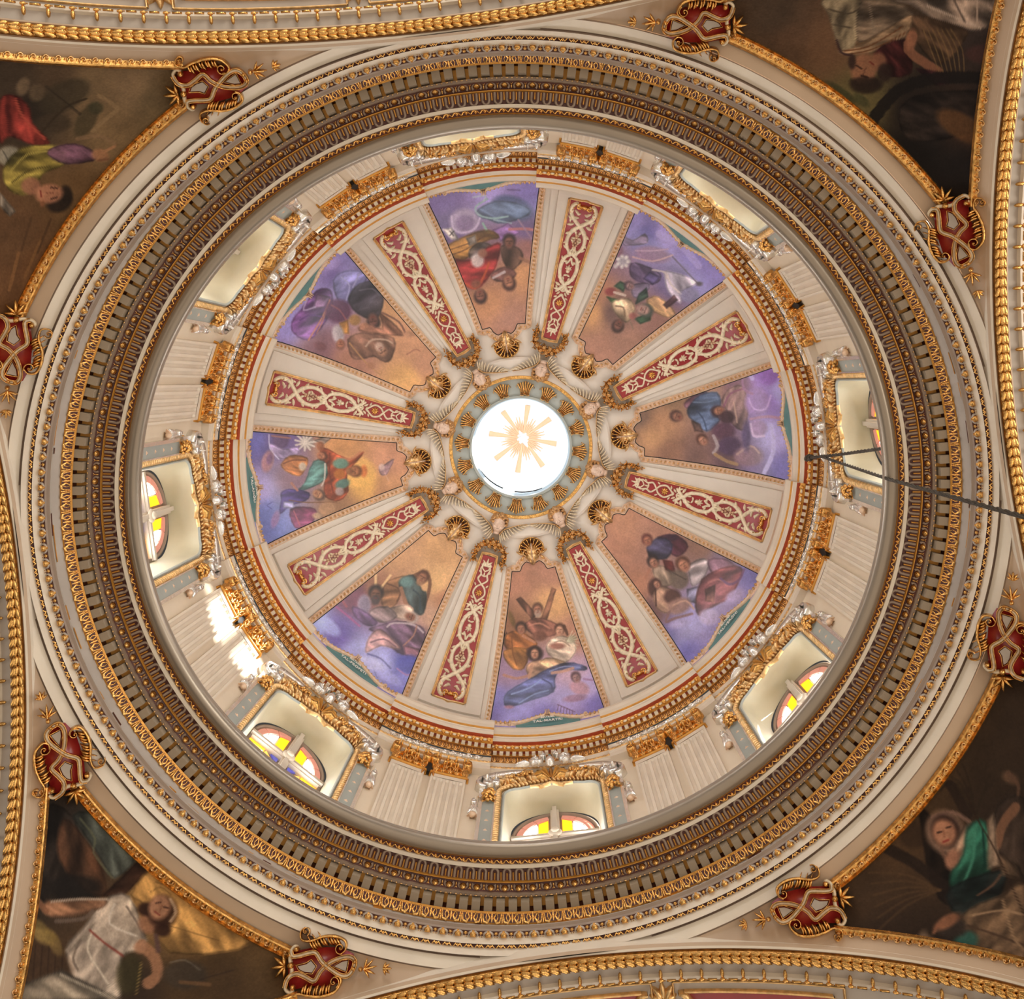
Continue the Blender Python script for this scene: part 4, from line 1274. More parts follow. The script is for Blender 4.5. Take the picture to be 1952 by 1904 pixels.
MURAL[0] = ((1180, 670), 3.111, [(130, 400, (126, 98, 82)), (200, 500, (186, 140, 98)), (240, 420, (170, 126, 92)), (300, 600, (148, 108, 86)), (300, 250, (138, 108, 82)), (550, 200, (172, 136, 115)), (450, 620, (126, 96, 88)), (700, 180, (142, 106, 120)), (850, 150, (150, 116, 190)), (880, 300, (140, 112, 182)), (950, 250, (168, 158, 212)), (930, 500, (168, 158, 208)), (960, 700, (125, 120, 184)), (800, 680, (130, 110, 150)), (650, 640, (112, 86, 90))],
 [('p', [(385, 310), (440, 260), (520, 240), (470, 290), (410, 340)], (112, 78, 92)), ('p', [(410, 330), (480, 258), (580, 242), (602, 320), (545, 345), (600, 405), (520, 475), (440, 412), (410, 375)], (76, 92, 118)), ('l', [(440, 300), (520, 300), (590, 280)], 8, (110, 125, 148)), ('l', [(520, 470), (500, 400), (460, 350)], 8, (60, 72, 96)),
  *face(345, 385, 33, 200, (142, 98, 80), (78, 54, 50)), ('p', [(610, 290), (650, 220), (735, 205), (765, 330), (745, 460), (680, 440), (640, 360)], (152, 122, 116)), ('l', [(620, 330), (660, 250), (740, 220)], 12, (140, 90, 112)), ('l', [(680, 300), (700, 420)], 9, (190, 158, 140)), *face(592, 352, 34, 170, (160, 112, 88), (66, 48, 52)), ('e', 640, 390, 45, 40, 0, (74, 54, 58)),
  ('e', 820, 300, 72, 82, 0, (156, 126, 178)), ('l', [(770, 280), (800, 340), (870, 340), (900, 260)], 10, (190, 160, 205)), ('e', 885, 140, 60, 55, 0, (140, 100, 178)), ('l', [(760, 110), (790, 160)], 26, (182, 168, 214)), ('l', [(730, 130), (740, 220), (790, 250)], 16, (160, 118, 150)),
  ('e', 620, 470, 70, 48, 0, (96, 66, 82)), ('e', 655, 560, 70, 56, 0, (86, 66, 92)), ('l', [(560, 500), (585, 560), (560, 600)], 18, (170, 156, 156)), *face(497, 527, 31, 230, (176, 126, 102), (88, 58, 48)), ('l', [(570, 610), (640, 650), (700, 668)], 20, (166, 134, 94)), ('p', [(430, 410), (480, 430), (500, 480), (450, 470)], (104, 80, 74)),
  ('e', 825, 455, 52, 52, 0, (160, 130, 168)), ('l', [(780, 430), (800, 500), (860, 500)], 14, (200, 176, 206)), ('l', [(780, 400), (880, 385), (950, 395)], 16, (172, 130, 150)), ('e', 770, 620, 85, 60, 0, (142, 112, 122)), ('l', [(700, 610), (780, 560), (830, 600)], 11, (180, 150, 140)), ('l', [(905, 440), (915, 590), (860, 720)], 26, (182, 174, 216)), ('e', 755, 500, 25, 90, 0, (92, 76, 110))])
MURAL[1] = ((1120, 930), 3.2118, [(200, 200, (178, 128, 98)), (150, 350, (172, 122, 96)), (450, 220, (168, 122, 100)), (700, 350, (142, 106, 90)), (300, 600, (166, 116, 90)), (400, 800, (116, 82, 76)), (500, 900, (116, 106, 162)), (600, 1000, (120, 115, 184)), (700, 850, (158, 148, 198)), (850, 700, (162, 148, 188)), (1000, 520, (125, 120, 178)), (850, 420, (136, 116, 136)), (600, 850, (152, 142, 188))],
 [('p', [(430, 300), (545, 288), (615, 360), (545, 422), (470, 352)], (88, 44, 60)), ('e', 510, 305, 42, 22, 0, (62, 40, 56)), ('p', [(370, 350), (450, 300), (520, 350), (485, 432), (400, 432), (370, 402)], (62, 60, 86)), *face(367, 322, 31, 250, (160, 104, 80), (92, 48, 44)),
  ('p', [(400, 490), (470, 478), (540, 560), (475, 605), (420, 562)], (186, 160, 136)), *face(405, 457, 34, 240, (166, 116, 92), (48, 34, 34)), ('l', [(380, 500), (352, 552)], 18, (166, 112, 88)), ('p', [(460, 440), (520, 450), (540, 520), (480, 500)], (128, 52, 50)), ('e', 560, 560, 60, 62, 0, (108, 92, 80)), ('l', [(490, 500), (600, 560)], 8, (80, 68, 56)),
  ('e', 412, 610, 42, 58, 0, (72, 46, 42)), ('p', [(410, 640), (460, 600), (545, 640), (565, 690), (500, 765), (430, 742), (405, 690)], (154, 120, 98)), ('e', 520, 665, 52, 46, 0, (84, 54, 50)), *face(424, 590, 24, 240, (178, 128, 104), (72, 46, 42)), ('l', [(440, 700), (500, 745)], 12, (186, 150, 122)), ('l', [(415, 620), (420, 720)], 10, (72, 46, 42)),
  ('p', [(610, 480), (700, 430), (745, 470), (705, 560), (640, 602), (620, 522)], (178, 164, 164)), *face(588, 472, 42, 235, (176, 122, 96), (92, 58, 44)), ('p', [(610, 620), (690, 600), (665, 705), (610, 692)], (134, 130, 156)), ('p', [(740, 440), (860, 440), (920, 520), (860, 570), (760, 520)], (128, 96, 110)),
  ('p', [(700, 560), (860, 480), (950, 500), (905, 620), (872, 672), (740, 742), (690, 785), (660, 722)], (134, 78, 78)), ('p', [(720, 620), (782, 590), (772, 702), (722, 692)], (196, 130, 112)), ('l', [(740, 580), (800, 560), (880, 600)], 10, (176, 116, 112)), ('l', [(815, 555), (870, 590), (930, 560), (958, 500)], 14, (112, 78, 114)),
  ('e', 560, 722, 74, 48, -20, (154, 118, 106)), ('l', [(500, 760), (480, 820), (530, 800), (640, 770)], 16, (132, 96, 92)), ('l', [(520, 720), (600, 690), (650, 740)], 10, (190, 150, 128)), ('e', 745, 790, 62, 50, 0, (178, 162, 196)), ('e', 900, 660, 60, 34, -30, (178, 162, 200)), ('e', 560, 830, 60, 26, -15, (166, 152, 192))])
MURAL[2] = ((840, 980), 4.139, [(600, 500, (168, 118, 92)), (850, 450, (168, 120, 96)), (900, 700, (206, 156, 104)), (560, 900, (142, 98, 70)), (1050, 950, (176, 126, 100)), (500, 1250, (150, 120, 145)), (450, 1450, (125, 115, 182)), (600, 1580, (152, 146, 205)), (1000, 1500, (162, 146, 198)), (1150, 1350, (168, 148, 192)), (1050, 1250, (182, 148, 164)), (1230, 1500, (125, 115, 182)), (850, 1600, (130, 120, 186))],
 [('p', [(595, 672), (630, 650), (760, 790), (720, 832)], (116, 78, 62)), ('p', [(878, 580), (910, 594), (832, 862), (786, 842)], (112, 76, 58)), ('p', [(660, 880), (740, 820), (840, 830), (925, 880), (900, 955), (760, 965)], (146, 94, 78)), ('l', [(700, 880), (780, 860), (860, 900)], 12, (184, 128, 104)), *face(765, 755, 42, 265, (160, 108, 84), (92, 64, 50), (164, 140, 122)), ('e', 780, 960, 60, 40, 0, (120, 78, 62)),
  ('e', 560, 825, 20, 68, -20, (112, 86, 50)), ('p', [(480, 1000), (520, 930), (552, 1000), (520, 1055)], (78, 58, 44)), ('p', [(520, 950), (600, 920), (680, 950), (762, 1022), (700, 1062), (520, 1062)], (170, 104, 52)), ('p', [(500, 1080), (600, 1050), (692, 1080), (662, 1212), (580, 1222), (510, 1152)], (166, 110, 52)), ('l', [(560, 960), (570, 1100), (600, 1190)], 9, (120, 74, 40)), ('l', [(650, 960), (740, 1010)], 20, (178, 126, 98)), *face(635, 905, 42, 265, (158, 108, 84), (60, 42, 36)),
  ('p', [(870, 990), (960, 960), (1052, 1000), (1062, 1092), (982, 1172), (880, 1132), (830, 1062)], (190, 170, 148)), ('l', [(900, 1010), (960, 1000), (1020, 1040)], 10, (150, 122, 102)), ('e', 920, 1040, 60, 26, 0, (154, 100, 84)), ('e', 1030, 985, 46, 28, -20, (150, 138, 110)), *[('l', [(1000, 1000), (1000 + 90 * math.cos(i * .3 - 1.1), 1000 + 90 * math.sin(i * .3 - 1.1))], 6, (196, 188, 160), .7) for i in range(7)], *face(938, 915, 40, 275, (196, 146, 118), (86, 56, 42)), ('l', [(975, 880), (1000, 950)], 20, (86, 56, 42)),
  ('p', [(680, 1190), (760, 1150), (852, 1170), (832, 1242), (720, 1302), (680, 1242)], (178, 138, 106)), ('p', [(780, 1170), (860, 1130), (1000, 1180), (922, 1242), (820, 1202)], (182, 146, 110)), ('e', 742, 1100, 66, 60, 0, (58, 40, 40)), *face(742, 1098, 42, 270, (184, 134, 106), (60, 42, 40)), ('l', [(500, 1270), (600, 1295), (700, 1272)], 22, (176, 126, 104)), ('l', [(720, 1190), (700, 1290)], 24, (186, 140, 112)),
  ('p', [(530, 1400), (720, 1290), (840, 1222), (1000, 1170), (1142, 1200), (1132, 1232), (960, 1232), (900, 1292), (890, 1402), (700, 1472), (540, 1522), (500, 1482)], (82, 88, 132)), ('l', [(560, 1420), (700, 1370), (800, 1300)], 12, (136, 152, 196)), ('l', [(620, 1490), (740, 1420), (850, 1390)], 10, (130, 146, 190)), ('l', [(860, 1240), (980, 1200), (1100, 1210)], 9, (140, 150, 190)), ('l', [(800, 1300), (870, 1340), (880, 1400)], 9, (60, 62, 100)), ('l', [(880, 1252), (960, 1240), (1045, 1215)], 24, (196, 146, 120)),
  ('e', 1095, 1370, 80, 52, 20, (180, 130, 142)), ('e', 1060, 1450, 90, 28, -8, (152, 112, 138)), *face(1070, 1292, 38, 250, (158, 116, 112), (90, 60, 66)), ('l', [(1130, 1300), (1200, 1310)], 14, (150, 110, 150)), ('l', [(920, 1500), (1060, 1560)], 5, (90, 60, 80)), *[('l', [(930 + i * 22, 1505 + i * 9), (920 + i * 24, 1550 + i * 9)], 4, (90, 60, 80)) for i in range(6)], ('e', 540, 1520, 36, 14, 0, (170, 120, 135))])
MURAL[3] = ((570, 1000), 3.212, [(100, 600, (168, 178, 230)), (250, 650, (112, 96, 168)), (350, 450, (122, 72, 92)), (480, 400, (154, 108, 80)), (880, 150, (194, 148, 100)), (850, 350, (220, 174, 118)), (900, 450, (172, 122, 90)), (830, 580, (194, 154, 126)), (350, 780, (168, 168, 220)), (500, 850, (168, 168, 220)), (650, 950, (130, 130, 198)), (650, 850, (92, 92, 172)), (760, 700, (142, 106, 110)), (600, 200, (194, 148, 106))],
 [('l', [(470, 280), (468, 390)], 15, (222, 186, 134)), ('l', [(560, 310), (497, 395)], 15, (216, 180, 128)), ('p', [(550, 340), (700, 310), (722, 342), (640, 382), (602, 482), (532, 522), (500, 452)], (146, 104, 72)), ('l', [(540, 360), (620, 400), (600, 470)], 8, (96, 66, 50)), ('l', [(640, 350), (760, 290), (800, 340), (790, 430), (755, 520)], 22, (110, 74, 54)),
  ('p', [(620, 340), (700, 310), (752, 400), (782, 422), (762, 542), (700, 532), (622, 402)], (76, 96, 98)), ('e', 660, 350, 44, 34, 0, (104, 136, 132)), ('l', [(700, 400), (740, 440), (740, 520)], 9, (56, 72, 80)), *face(755, 325, 36, 300, (146, 98, 74), (92, 62, 48), (150, 112, 84)), ('l', [(625, 390), (655, 480), (690, 520)], 26, (156, 110, 84)),
  ('p', [(520, 560), (560, 510), (660, 490), (702, 532), (652, 582), (560, 562)], (194, 168, 148)), *face(470, 428, 44, 275, (118, 80, 62), (44, 34, 34), (78, 66, 68)), ('e', 400, 490, 42, 62, 0, (152, 138, 154)), ('e', 400, 490, 30, 50, 0, (132, 118, 138)), ('p', [(440, 520), (540, 500), (600, 560), (520, 600), (440, 570)], (168, 144, 144)),
  ('p', [(480, 620), (600, 590), (742, 620), (772, 682), (742, 802), (600, 782), (520, 682), (430, 642)], (116, 88, 112)), ('l', [(540, 625), (580, 602), (700, 612), (760, 660)], 12, (186, 168, 172)), ('l', [(640, 740), (700, 680), (720, 620)], 9, (170, 120, 100)), *face(684, 565, 34, 20, (130, 84, 64), (180, 162, 152)), ('p', [(640, 740), (740, 760), (740, 820), (650, 800)], (128, 88, 100)),
  ('p', [(430, 690), (500, 640), (612, 742), (602, 762), (500, 742), (410, 782)], (164, 126, 122)), ('l', [(440, 720), (520, 700), (590, 745)], 9, (120, 88, 98)), ('e', 672, 855, 72, 58, 0, (84, 84, 164)), ('p', [(330, 500), (420, 540), (480, 600), (420, 620), (340, 560)], (112, 84, 124)), ('l', [(200, 480), (300, 560), (370, 620)], 12, (170, 92, 140)), ('l', [(240, 430), (290, 500)], 16, (160, 88, 96)), ('l', [(420, 790), (500, 820), (560, 880)], 9, (92, 88, 150)), ('l', [(480, 940), (420, 800)], 3, (90, 90, 150)), ('l', [(600, 880), (660, 920), (720, 900)], 9, (170, 120, 170)),
  ('e', 180, 620, 90, 40, 40, (180, 190, 240), .7), ('e', 440, 850, 90, 36, 20, (196, 196, 236), .8), ('e', 560, 940, 80, 30, 30, (172, 172, 226), .7)])
MURAL[4] = ((430, 780), 4.533, [(250, 250, (112, 112, 176)), (300, 700, (168, 158, 205)), (350, 900, (120, 130, 190)), (450, 1050, (115, 125, 186)), (560, 600, (142, 112, 126)), (1000, 320, (190, 136, 86)), (1400, 450, (188, 134, 102)), (1400, 700, (182, 132, 92)), (1200, 650, (205, 156, 84)), (1000, 850, (152, 112, 80)), (450, 250, (102, 82, 132))],
 [('e', 1150, 545, 150, 130, 0, (222, 172, 90), .6), ('e', 480, 260, 70, 80, 0, (98, 72, 108)), ('l', [(400, 230), (560, 250)], 14, (160, 105, 90)), ('e', 700, 285, 62, 58, 0, (150, 138, 130)), *[('l', [(690, 290), (690 + 88 * math.cos(i * .55), 280 + 78 * math.sin(i * .55))], 17, (202, 190, 178), .85) for i in range(11)], ('p', [(770, 270), (900, 220), (915, 250), (850, 300)], (160, 140, 128)),
  ('p', [(380, 300), (440, 425), (610, 400), (625, 330), (500, 345)], (154, 134, 168)), ('l', [(375, 220), (385, 340), (460, 430)], 10, (196, 190, 216)), ('e', 365, 450, 52, 92, 12, (172, 126, 130)), ('e', 380, 430, 26, 50, 12, (128, 92, 128)), ('p', [(480, 480), (560, 400), (705, 420), (695, 502), (640, 575), (540, 545)], (176, 112, 58)), ('l', [(500, 470), (580, 440), (690, 440)], 12, (120, 72, 44)), ('e', 665, 495, 32, 36, 0, (186, 172, 154)),
  ('p', [(820, 330), (1060, 430), (1182, 370), (1175, 402), (1050, 562), (1062, 702), (980, 792), (860, 752), (850, 602)], (158, 72, 44)), ('l', [(900, 380), (900, 560), (930, 720)], 12, (112, 50, 36)), ('l', [(960, 420), (1080, 430), (1160, 375)], 22, (180, 118, 84)), ('e', 995, 470, 68, 44, 0, (92, 138, 122)), ('e', 1010, 645, 64, 40, -20, (82, 122, 112)), ('e', 985, 560, 50, 42, 0, (170, 104, 44)),
  ('p', [(680, 640), (762, 450), (862, 460), (866, 602), (700, 692), (620, 702)], (74, 112, 106)), ('l', [(860, 470), (855, 600), (830, 660)], 13, (196, 182, 168)), ('e', 985, 710, 38, 36, 0, (160, 140, 136)), ('e', 1195, 535, 30, 52, 0, (196, 110, 56)), *face(1110, 535, 50, 0, (162, 104, 68), (110, 68, 44), (140, 96, 62)), *face(828, 402, 38, 20, (178, 118, 86), (96, 58, 42)), ('e', 820, 320, 32, 40, 0, (150, 92, 62)),
  ('p', [(480, 720), (560, 690), (722, 720), (692, 792), (560, 832), (470, 902), (480, 782)], (76, 60, 124)), ('p', [(500, 800), (592, 800), (582, 852), (500, 852)], (176, 170, 208)), ('e', 430, 950, 32, 76, 18, (150, 120, 164)), ('l', [(410, 800), (360, 830), (400, 860)], 6, (88, 84, 150)), ('l', [(570, 640), (620, 700)], 22, (176, 120, 100)), *face(800, 735, 46, 30, (176, 126, 92), (96, 70, 58)), ('p', [(560, 862), (742, 850), (785, 902), (722, 1002), (600, 1022)], (128, 62, 94)), ('l', [(590, 880), (640, 1000)], 12, (180, 96, 110)), ('l', [(550, 785), (700, 805), (960, 800)], 9, (120, 80, 52)),
  ('e', 880, 862, 74, 58, -10, (170, 130, 96)), ('e', 790, 920, 40, 26, 0, (180, 150, 120)), ('p', [(1340, 562), (1326, 500), (1370, 480), (1455, 430), (1405, 545), (1380, 570)], (122, 96, 100)), ('e', 1350, 500, 26, 30, 0, (190, 160, 150)), ('l', [(1370, 540), (1410, 620)], 5, (200, 160, 140))])
MURAL[5] = ((510, 460), 3.2, [(500, 100, (132, 122, 178)), (380, 150, (168, 152, 208)), (250, 300, (152, 142, 198)), (120, 500, (152, 142, 204)), (400, 200, (112, 98, 154)), (300, 650, (132, 92, 100)), (600, 200, (116, 98, 142)), (750, 400, (184, 138, 96)), (850, 600, (188, 138, 102)), (850, 830, (206, 156, 96)), (500, 750, (168, 118, 96)), (950, 750, (184, 134, 102))],
 [('p', [(400, 240), (470, 180), (590, 190), (595, 250), (520, 300), (480, 395), (430, 362)], (112, 108, 154)), ('l', [(450, 220), (500, 270), (480, 360)], 10, (150, 146, 186)), ('l', [(560, 200), (520, 280)], 10, (146, 140, 180)), ('p', [(500, 330), (560, 260), (680, 235), (710, 290), (690, 442), (620, 472), (540, 432), (500, 385)], (66, 62, 72)), ('l', [(560, 300), (640, 290), (680, 330)], 8, (100, 94, 104)), ('l', [(700, 300), (715, 350)], 14, (140, 100, 90)),
  *face(645, 482, 40, 80, (112, 74, 64), (52, 40, 42)), ('p', [(200, 420), (300, 300), (385, 300), (395, 402), (332, 522), (250, 602), (160, 562), (148, 490)], (118, 76, 134)), ('p', [(300, 320), (385, 340), (345, 405), (280, 412)], (164, 124, 168)), ('l', [(380, 360), (330, 470), (250, 602)], 9, (196, 126, 92)), ('l', [(370, 400), (330, 500), (300, 560)], 7, (186, 116, 90)), ('l', [(240, 360), (220, 420), (290, 400)], 9, (176, 160, 190)), ('l', [(200, 480), (260, 450), (330, 460)], 10, (96, 60, 120)),
  ('e', 430, 425, 82, 72, 0, (96, 56, 82)), ('l', [(390, 390), (440, 420), (480, 480)], 10, (140, 84, 90)), ('p', [(440, 500), (490, 480), (495, 562), (450, 562)], (170, 118, 52)), ('e', 430, 565, 36, 56, -10, (172, 162, 164)), *face(445, 625, 26, 90, (160, 104, 78), (130, 86, 70)), ('e', 320, 640, 40, 26, 20, (120, 76, 80)),
  ('p', [(490, 600), (560, 560), (620, 560), (772, 590), (762, 702), (720, 737), (650, 702), (560, 722), (510, 702)], (122, 88, 72)), ('l', [(600, 640), (640, 600), (720, 600), (760, 620)], 12, (180, 150, 128)), *face(700, 668, 42, 55, (150, 108, 84), (110, 82, 68), (180, 150, 132)), ('p', [(690, 440), (825, 560), (780, 575), (560, 545), (600, 502), (700, 532)], (146, 100, 80)), ('l', [(700, 435), (800, 490), (842, 562)], 11, (110, 76, 66)), ('e', 860, 565, 36, 18, 0, (172, 126, 96)),
  ('l', [(500, 620), (600, 740), (690, 815)], 9, (172, 128, 84)), ('l', [(690, 815), (695, 795), (680, 790)], 7, (172, 128, 84)), ('e', 625, 760, 28, 22, 0, (160, 112, 84)), ('e', 532, 480, 36, 32, 0, (154, 114, 64)), ('e', 590, 515, 26, 18, 0, (172, 120, 92)), ('l', [(850, 690), (900, 660), (930, 670)], 8, (150, 100, 80)), ('l', [(870, 830), (760, 860)], 10, (214, 166, 104), .5)])
PEND = {}
PEND[(-1, -1)] = ((0, 0), 3.4, [(100, 500, (75, 60, 45)), (600, 550, (120, 96, 66)), (850, 550, (128, 102, 72)), (700, 800, (124, 98, 66)), (350, 500, (90, 70, 50)), (100, 1500, (102, 72, 46)), (500, 1300, (112, 82, 50)), (250, 1750, (112, 76, 46)), (1000, 650, (108, 88, 60)), (200, 700, (56, 46, 36))],
 [('e', 420, 620, 180, 90, -25, (66, 56, 40), .7), ('e', 560, 780, 120, 60, -60, (70, 60, 40), .7), ('e', 350, 800, 110, 60, 0, (72, 58, 42), .7), ('l', [(640, 620), (760, 700), (700, 760), (600, 850)], 26, (140, 112, 78), .7), ('e', 150, 560, 40, 60, 20, (132, 108, 80), .7), ('e', 240, 600, 50, 60, 20, (108, 88, 64), .7), ('l', [(500, 900), (640, 880), (740, 930)], 26, (140, 108, 78), .6), ('l', [(250, 880), (420, 700), (560, 640)], 14, (60, 48, 34)), ('l', [(300, 560), (520, 740)], 12, (56, 46, 34)), ('e', 620, 700, 50, 40, 0, (66, 62, 42), .7),
  ('p', [(0, 650), (100, 620), (190, 700), (210, 800), (322, 922), (230, 942), (60, 882), (0, 922)], (134, 50, 42)), ('l', [(100, 640), (150, 760), (290, 900)], 14, (176, 78, 60)), ('l', [(40, 680), (60, 860)], 14, (86, 34, 32)),
  ('e', 60, 1010, 80, 62, 0, (152, 142, 122)), ('l', [(20, 980), (60, 1060), (40, 1120)], 9, (90, 84, 72)), ('p', [(20, 1100), (140, 960), (400, 950), (422, 1062), (300, 1112), (250, 1172), (180, 1262), (60, 1232)], (130, 114, 52)), ('l', [(60, 1120), (180, 1000), (360, 980)], 11, (172, 152, 74)), ('l', [(80, 1180), (200, 1100), (330, 1080)], 10, (84, 72, 34)), ('p', [(330, 962), (480, 930), (622, 990), (602, 1042), (420, 1062), (320, 1012)], (98, 66, 82)), ('l', [(360, 990), (480, 960), (590, 1010)], 9, (132, 92, 108)),
  ('e', 650, 1005, 56, 40, 10, (160, 112, 78)), ('l', [(670, 985), (745, 948)], 18, (166, 118, 82)), ('l', [(640, 1040), (700, 1032)], 14, (120, 80, 56)), ('e', 200, 1205, 62, 56, 0, (156, 104, 78)), ('e', 385, 1315, 84, 58, -20, (46, 35, 28)), ('e', 430, 1260, 40, 60, -10, (46, 35, 28)), ('e', 318, 1255, 90, 62, -5, (176, 118, 88)), ('l', [(330, 1215), (372, 1220)], 11, (60, 38, 30)), ('l', [(330, 1290), (368, 1280)], 11, (60, 38, 30)), ('l', [(300, 1250), (345, 1252)], 8, (126, 76, 56)), ('l', [(262, 1235), (268, 1275)], 10, (130, 56, 46)), ('e', 275, 1320, 16, 22, 0, (140, 90, 60)),
  ('p', [(0, 1250), (100, 1370), (62, 1402), (0, 1332)], (142, 128, 112)), ('l', [(200, 1420), (140, 1620)], 16, (84, 58, 38), .6), ('l', [(330, 1420), (240, 1640)], 16, (80, 56, 36), .6), ('l', [(120, 1640), (60, 1880)], 22, (150, 104, 60), .5), ('l', [(260, 1560), (160, 1800)], 18, (140, 98, 56), .5), ('e', 500, 1480, 60, 120, 30, (84, 60, 40), .6)])
PEND[(1, -1)] = ((1392, 0), 3.4, [(300, 100, (80, 62, 46)), (600, 300, (114, 82, 56)), (850, 650, (112, 98, 60)), (1200, 700, (44, 35, 30)), (1600, 800, (78, 52, 36)), (1700, 300, (60, 48, 42)), (1500, 1100, (38, 31, 28)), (400, 250, (96, 70, 50)), (1200, 1000, (34, 29, 26)), (1700, 650, (48, 38, 34))],
 [('p', [(600, 0), (850, 0), (822, 250), (762, 332), (700, 302), (640, 102)], (132, 116, 90)), ('l', [(640, 60), (760, 90), (830, 60)], 11, (78, 66, 50)), ('l', [(670, 160), (780, 180)], 11, (82, 70, 54)), ('p', [(1050, 0), (1880, 0), (1820, 100), (1620, 192), (1500, 172), (1300, 112), (1180, 32)], (146, 124, 106)), ('l', [(1280, 40), (1450, 110), (1620, 180)], 14, (186, 162, 140)), ('l', [(1600, 0), (1600, 170)], 12, (176, 150, 128)), ('l', [(1450, 0), (1520, 140)], 14, (92, 78, 68)),
  ('p', [(850, 0), (1050, 0), (1182, 92), (1102, 132), (900, 252), (820, 252)], (98, 82, 66)), ('l', [(900, 20), (930, 200)], 11, (130, 112, 92)), ('p', [(1180, 100), (1500, 180), (1520, 260), (1360, 420), (1200, 260)], (84, 62, 44)), ('p', [(700, 332), (762, 352), (900, 342), (1130, 242), (1182, 102), (1102, 132), (850, 292)], (150, 120, 90)), ('l', [(740, 330), (900, 300), (1120, 170)], 8, (104, 62, 34)), ('l', [(770, 350), (920, 320), (1140, 210)], 8, (104, 62, 34)), ('l', [(690, 260), (720, 340), (790, 360)], 14, (60, 38, 40)),
  ('p', [(930, 342), (1130, 252), (1182, 432), (1132, 492), (1000, 482)], (84, 36, 36)), ('l', [(1180, 230), (1155, 320), (1250, 400), (1350, 462)], 62, (140, 92, 66)), ('e', 1175, 260, 34, 70, 10, (150, 100, 72)), ('p', [(1200, 442), (1400, 472), (1422, 542), (1330, 552)], (84, 42, 48)), *[('l', [(1250 + i * 30, 190), (1300 + i * 34, 320), (1360 + i * 26, 480)], 7, (134, 104, 62), .7) for i in range(7)],
  ('e', 960, 400, 52, 60, 0, (138, 92, 66)), ('e', 880, 545, 106, 62, 0, (48, 36, 28)), ('e', 1000, 470, 48, 60, 0, (50, 36, 30)), ('e', 865, 445, 84, 98, 15, (146, 98, 70)), ('e', 880, 540, 96, 40, 5, (52, 38, 30)), ('l', [(850, 490), (890, 500)], 12, (44, 28, 22)), ('l', [(820, 425), (850, 445)], 11, (48, 30, 24)), ('l', [(880, 440), (860, 480)], 8, (100, 62, 46)), ('l', [(905, 400), (930, 420)], 10, (108, 44, 36)), ('e', 790, 400, 26, 50, 0, (60, 42, 36)),
  ('l', [(930, 770), (1060, 610), (1250, 520), (1500, 500), (1800, 520)], 80, (34, 28, 25), .9), ('p', [(1100, 700), (1300, 600), (1800, 600), (1800, 760), (1400, 900), (1150, 900)], (46, 37, 32), .8), ('e', 1500, 820, 180, 80, 30, (112, 74, 40), .7), ('e', 1650, 350, 130, 60, 0, (84, 50, 44), .6), ('e', 720, 600, 120, 30, 35, (62, 62, 38), .7), ('e', 850, 650, 60, 30, 40, (66, 66, 40), .6)])
